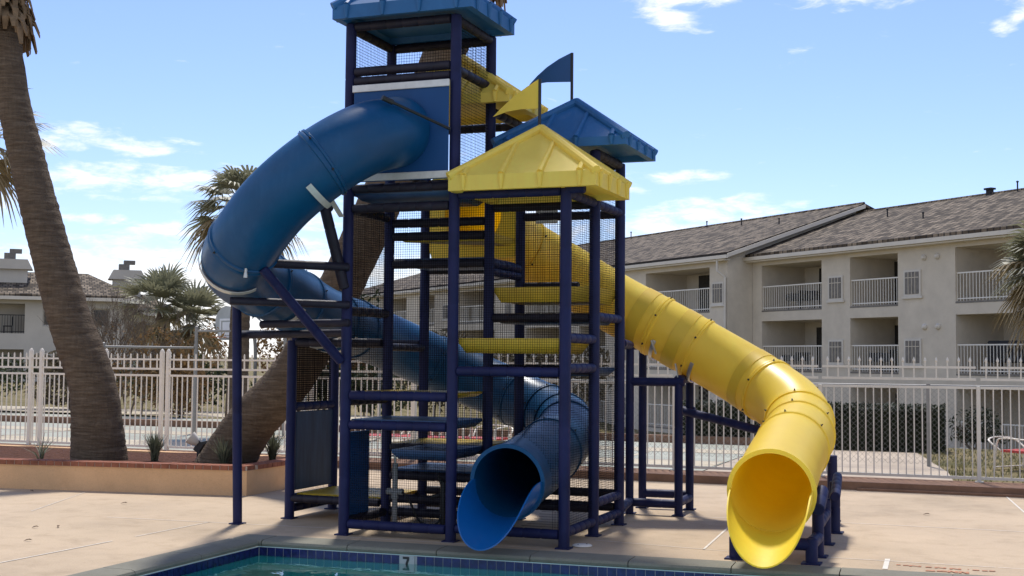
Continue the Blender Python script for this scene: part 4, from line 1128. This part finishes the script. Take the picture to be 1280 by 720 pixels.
for s_, o, z in ((-3.4,-6.2,8.9),(2.4,-4.4,8.2),(-1.2,-3.0,7.6),(14.3,-5.2,8.9),(19,-6.3,9.25),(9.5,-3.9,8.4),(27,-6.2,9.3)):
    b = MB(); b.bar((s_,o,z-.2),(s_,o,z+.34),.032,n=8); b.lathe((s_,o,z+.33),[(.035,0),(.055,.02),(.055,.06),(0,.09)],8); part(b,'vent_pipe','darkstuff')
b = MB(); b.box(-1.85,-1.6,-6.5,-6.3,8.8,9.12); b.box(-1.92,-1.53,-6.56,-6.24,9.121,9.2); part(b,'roof_vent','darkstuff')
b = MB(); b.box(46.5,48.6,-6.9,-5.7,8.9,10.6); b.prism([(46.2,-7.1,10.6),(48.9,-7.1,10.6),(48.3,-7.1,11.1),(46.8,-7.1,11.1)],(0,1.7,0)); part(b,'chimney','stucco')

# ------------------------------------------------------------------ left building
lb = thing('apartment_building','white two storey building with tiled hip roof and two chimneys at far left','building',(-52.5,61.6,-.62),radians(40.6+90-90))
# local x to the right in the picture, local y away from the viewer
def lpart(mb, name, m, par=lb): return mb.build(name, m, par, False, local=True)
b = MB()
def wallgrid(b, x0, x1, z0, z1, y, ops, th=.3):
    xs_ = sorted({x0,x1}|{o[0] for o in ops}|{o[1] for o in ops}); zs_ = sorted({z0,z1}|{o[2] for o in ops}|{o[3] for o in ops})
    for i in range(len(xs_)-1):
        for j in range(len(zs_)-1):
            xc, zc = (xs_[i]+xs_[i+1])/2, (zs_[j]+zs_[j+1])/2
            if any(o[0] < xc < o[1] and o[2] < zc < o[3] for o in ops): continue
            b.box(xs_[i],xs_[i+1],y,y+th,zs_[j],zs_[j+1])
ops = [(-7,-1.4,3.45,5.2),(-7,-1.4,.7,2.5),(-.4,.8,3.9,5.0),(2.4,3.4,3.9,5.0),(.2,2.2,1.0,2.2)]
wallgrid(b,-9,4.2,-.5,5.6,0,ops); b.box(-9,4.2,1.9,9,-.5,5.6); b.box(-1.4,4.2,.302,1.898,-.5,5.6); b.box(-9,-7,.302,1.898,-.5,5.6); b.box(-7,-1.4,.302,1.898,2.5,3.45); b.box(-7,-1.4,.302,1.898,-.5,.7); b.box(-7,-1.4,.302,1.898,5.2,5.6)
lpart(b,'wall','whitewall')
b = MB(); wallgrid(b,4.21,7.2,-.5,5.0,3.0,[(5,6.2,3.2,4.3)]); b.box(4.21,7.2,3.31,9,-.5,5.0); lpart(b,'wall','whitewall')
b = MB(); b.prism([(-9.8,-.6,5.6),(5.0,-.6,5.6),(2.2,4.5,7.2),(-9.8,4.5,7.2)],(0,0,.15)); b.prism([(5.0,-.6,5.6),(5.0,9.6,5.6),(2.2,4.5,7.2)],(0,0,.15)); b.prism([(-9.8,4.5,7.2),(2.2,4.5,7.2),(5,9.6,5.6),(-9.8,9.6,5.6)],(0,0,.15)); lpart(b,'roof','rooftile')
b = MB(); b.prism([(4,2.4,4.9),(8.0,2.4,4.9),(4.4,6.0,6.5),(1,6.0,6.5)],(0,0,.15)); b.prism([(8.0,2.4,4.9),(8.0,9.6,4.9),(4.4,6.0,6.5)],(0,0,.15)); b.prism([(1,6.0,6.5),(4.4,6.0,6.5),(8.0,9.6,4.9),(4,9.6,4.9)],(0,0,.15)); lpart(b,'roof','rooftile')
b = MB(); b.box(-9.8,5.0,-.72,-.6,5.42,5.62); b.box(4.6,8.0,2.28,2.4,4.7,4.9); lpart(b,'gutter','gutter')
for x, y, z in ((-2.2,2.5,6.2),(4.6,5.0,5.9)):
    b = MB(); b.box(x-.85,x+.85,y-.6,y+.6,z,z+1.15); b.prism([(x-1.15,y-.85,z+1.151),(x+1.15,y-.85,z+1.151),(x+.85,y-.85,z+1.75),(x-.85,y-.85,z+1.75)],(0,1.7,0)); ch = lpart(b,'chimney','whitewall')
    b = MB(); b.box(x-.5,x+.15,y-.35,y+.35,z+1.751,z+2.15); b.box(x-.2,x+.5,y-.3,y+.3,z+2.151,z+2.4); lpart(b,'chimney_cap','grille',ch)
for z0 in (.7,3.45):
    b = MB(); b.box(-7,-1.4,.02,.07,z0+1.05,z0+1.1); b.box(-7,-1.4,.02,.06,z0+.08,z0+.12)
    for i in range(38): b.box(-7+i*.15,-6.975+i*.15,.03,.055,z0,z0+1.05)
    lpart(b,'balcony_railing','darkstuff')
    b = MB(); b.box(-6.8,-4.4,1.85,1.89,z0,z0+1.65); lpart(b,'balcony_door','darkglass')
    b = MB(); b.box(-2.6,-2.1,.6,1.1,z0+.4,z0+.46); b.box(-2.12,-2.06,.6,1.1,z0+.46,z0+1.0)
    for ex in (-2.58,-2.14):
        for ey in (.62,1.06): b.box(ex,ex+.04,ey,ey+.04,z0,z0+.4)
    lpart(b,'balcony_chair','darkstuff')
for x0,x1,z0,z1,y in ((-.4,.8,3.9,5.0,.25),(2.4,3.4,3.9,5.0,.25),(.2,2.2,1.0,2.2,.25),(5,6.2,3.2,4.3,3.25)):
    b = MB(); b.box(x0,x1,y,y+.04,z0,z1); f = lpart(b,'window','darkglass')
    b = MB(); b.box(x0,x0+.08,y-.03,y-.002,z0,z1); b.box(x1-.08,x1,y-.03,y-.002,z0,z1); b.box(x0+.08,x1-.08,y-.03,y-.002,z0,z0+.08); b.box(x0+.08,x1-.08,y-.03,y-.002,z1-.08,z1); lpart(b,'window_frame','whitewall',f)

# ------------------------------------------------------------------ camera
F, YAW, PIT, ROLL = 1600., radians(20.6), radians(3.15), radians(.5)
fwd = V((-sin(YAW)*cos(PIT), cos(YAW)*cos(PIT), sin(PIT))); rgt = V((cos(YAW), sin(YAW), 0)); upv = rgt.cross(fwd)
r2 = rgt*cos(ROLL)+upv*sin(ROLL); u2 = -rgt*sin(ROLL)+upv*cos(ROLL)
cam = bpy.data.cameras.new('camera'); co = bpy.data.objects.new('camera', cam); COL.objects.link(co)
m = Matrix((r2, u2, -fwd)).transposed().to_4x4(); m.translation = V((0,0,1.6)); co.matrix_world = m
cam.sensor_width = 36; cam.lens = F/1280*36; cam.clip_end = 5000; cam.clip_start = .1
S.camera = co

# ------------------------------------------------------------------ light
EL, AZ = radians(60), radians(-20)          # azimuth clockwise from +Y
sd = V((sin(AZ)*cos(EL), cos(AZ)*cos(EL), sin(EL)))
sl = bpy.data.lights.new('sun','SUN'); sl.energy = 3.0; sl.angle = radians(6); sl.color = (1,.955,.88)
so = bpy.data.objects.new('sun', sl); COL.objects.link(so); so.rotation_euler = (-sd).to_track_quat('-Z','Y').to_euler(); so.location = (0,0,40)
w = bpy.data.worlds.new('World'); S.world = w; w.use_nodes = True; t = w.node_tree
bg = t.nodes['Background']
sky = nd(t,'ShaderNodeTexSky',sky_type='NISHITA'); sky.sun_disc = False; sky.sun_elevation = EL; sky.sun_rotation = AZ
sky.air_density = 1.0; sky.dust_density = .35; sky.ozone_density = 2.6; sky.altitude = 600
tc = nd(t,'ShaderNodeTexCoord'); sx = nd(t,'ShaderNodeSeparateXYZ'); t.links.new(tc.outputs['Generated'], sx.inputs[0])
def mth(op, a, b=None, c=None):
    n = nd(t,'ShaderNodeMath',operation=op)
    for i, q in enumerate((a,b,c)):
        if q is None: continue
        if isinstance(q,(int,float)): n.inputs[i].default_value = q
        else: t.links.new(q, n.inputs[i])
    return n.outputs[0]
az = mth('MULTIPLY', mth('ARCTAN2', sx.outputs[0], sx.outputs[1]), 180/pi); el = mth('MULTIPLY', mth('ARCSINE', sx.outputs[2]), 180/pi)
cb = nd(t,'ShaderNodeCombineXYZ'); t.links.new(az, cb.inputs[0]); t.links.new(mth('MULTIPLY', el, 3.2), cb.inputs[1])
n1 = nd(t,'ShaderNodeTexNoise'); n1.inputs['Scale'].default_value = .55; n1.inputs['Detail'].default_value = 8; n1.inputs['Roughness'].default_value = .62; n1.inputs['Distortion'].default_value = .3
t.links.new(cb.outputs[0], n1.inputs['Vector']); nz = mth('SUBTRACT', n1.outputs['Fac'], .5)
# individual clouds, with two broad unseen ones added as fill: (azimuth, elevation, half width, half height, slope, strength)
CL = [(-38.3,9.15,2.6,.42,-.12,1),(-40.2,8.9,1.4,.35,0,.8),(-35.3,9.3,.8,.18,-.1,.7),(-36.9,7.5,5.2,.62,.02,1),(-33.6,7.6,1.8,.45,0,.9),(-37.5,5.5,3.5,.40,-.05,.62),(-33.8,5.2,2.4,.4,0,.5),
      (-44,6.4,3,.8,0,.8),(-11.9,6.55,3.3,.52,.06,1),(-14.0,5.9,2.2,.75,0,.9),(-13.2,8.05,1.7,.3,0,.75),(-15.8,7.7,1.2,.5,0,.7),(-13.6,15.0,1.6,.45,-.16,1),(-13.2,15.9,2.4,.5,0,1),(-5.6,15.6,2.4,.45,0,.85),(1.0,14.2,.7,.45,.5,.7),(2.0,15.2,1.4,.5,0,.8),(-7.6,13.4,.7,.2,.2,.4),
      (-29.5,6.3,2.5,.9,0,.7),(-25,7.5,4,1.0,0,.6),(-20,6.0,3,.9,0,.8),(12,9,5,1.2,0,.8),(25,12,6,1.5,0,.8),(-60,10,7,1.5,0,.8),(-75,16,6,2,0,.7),(60,10,8,2,0,.8),(110,14,10,3,0,.8),(140,34,58,24,0,1),(-145,34,58,24,0,1),(-130,12,12,3,0,.8),(-28,24,5,1.4,0,.7),(-55,30,7,2,0,.6),(10,28,6,1.5,0,.6)]  # the broad pair behind the camera is added to brighten camera-facing surfaces
tot = None
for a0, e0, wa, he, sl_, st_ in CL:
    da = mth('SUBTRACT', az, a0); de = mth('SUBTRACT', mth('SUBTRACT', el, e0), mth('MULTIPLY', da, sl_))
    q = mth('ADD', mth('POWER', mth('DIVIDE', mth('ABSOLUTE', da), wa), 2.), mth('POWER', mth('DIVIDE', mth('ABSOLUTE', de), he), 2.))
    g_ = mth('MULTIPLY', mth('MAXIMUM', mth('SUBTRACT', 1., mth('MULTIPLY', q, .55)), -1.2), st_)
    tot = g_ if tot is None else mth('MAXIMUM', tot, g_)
# bank of cloud along the horizon
bank = mth('MULTIPLY_ADD', el, -.55, mth('MULTIPLY_ADD', mth('COSINE', mth('MULTIPLY', az, .19)), .35, 2.95))
tot = mth('MAXIMUM', tot, bank)
den = mth('ADD', tot, mth('MULTIPLY', nz, 4.2))
mr = nd(t,'ShaderNodeMapRange',interpolation_type='SMOOTHSTEP',i_1=.05,i_2=1.7,i_3=0.,i_4=.95); t.links.new(den, mr.inputs[0])
up_ = nd(t,'ShaderNodeMapRange',i_1=-.5,i_2=.5,i_3=0.,i_4=1.); t.links.new(el, up_.inputs[0])
fac = mth('MULTIPLY', mr.outputs[0], up_.outputs[0])
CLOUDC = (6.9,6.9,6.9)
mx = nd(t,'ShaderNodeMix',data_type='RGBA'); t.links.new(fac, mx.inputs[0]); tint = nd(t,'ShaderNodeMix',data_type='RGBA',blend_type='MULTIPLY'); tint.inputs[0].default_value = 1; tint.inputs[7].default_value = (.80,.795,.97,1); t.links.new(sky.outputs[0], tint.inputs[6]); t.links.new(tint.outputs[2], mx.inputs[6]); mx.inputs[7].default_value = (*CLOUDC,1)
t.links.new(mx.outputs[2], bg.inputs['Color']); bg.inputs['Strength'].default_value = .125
vs = S.view_settings; S.display_settings.display_device = 'sRGB'
vs.view_transform = 'Standard'; vs.look = 'None'; vs.exposure = .56; vs.gamma = 1; vs.use_curve_mapping = False
S.cycles.max_bounces = 10; S.cycles.transparent_max_bounces = 24
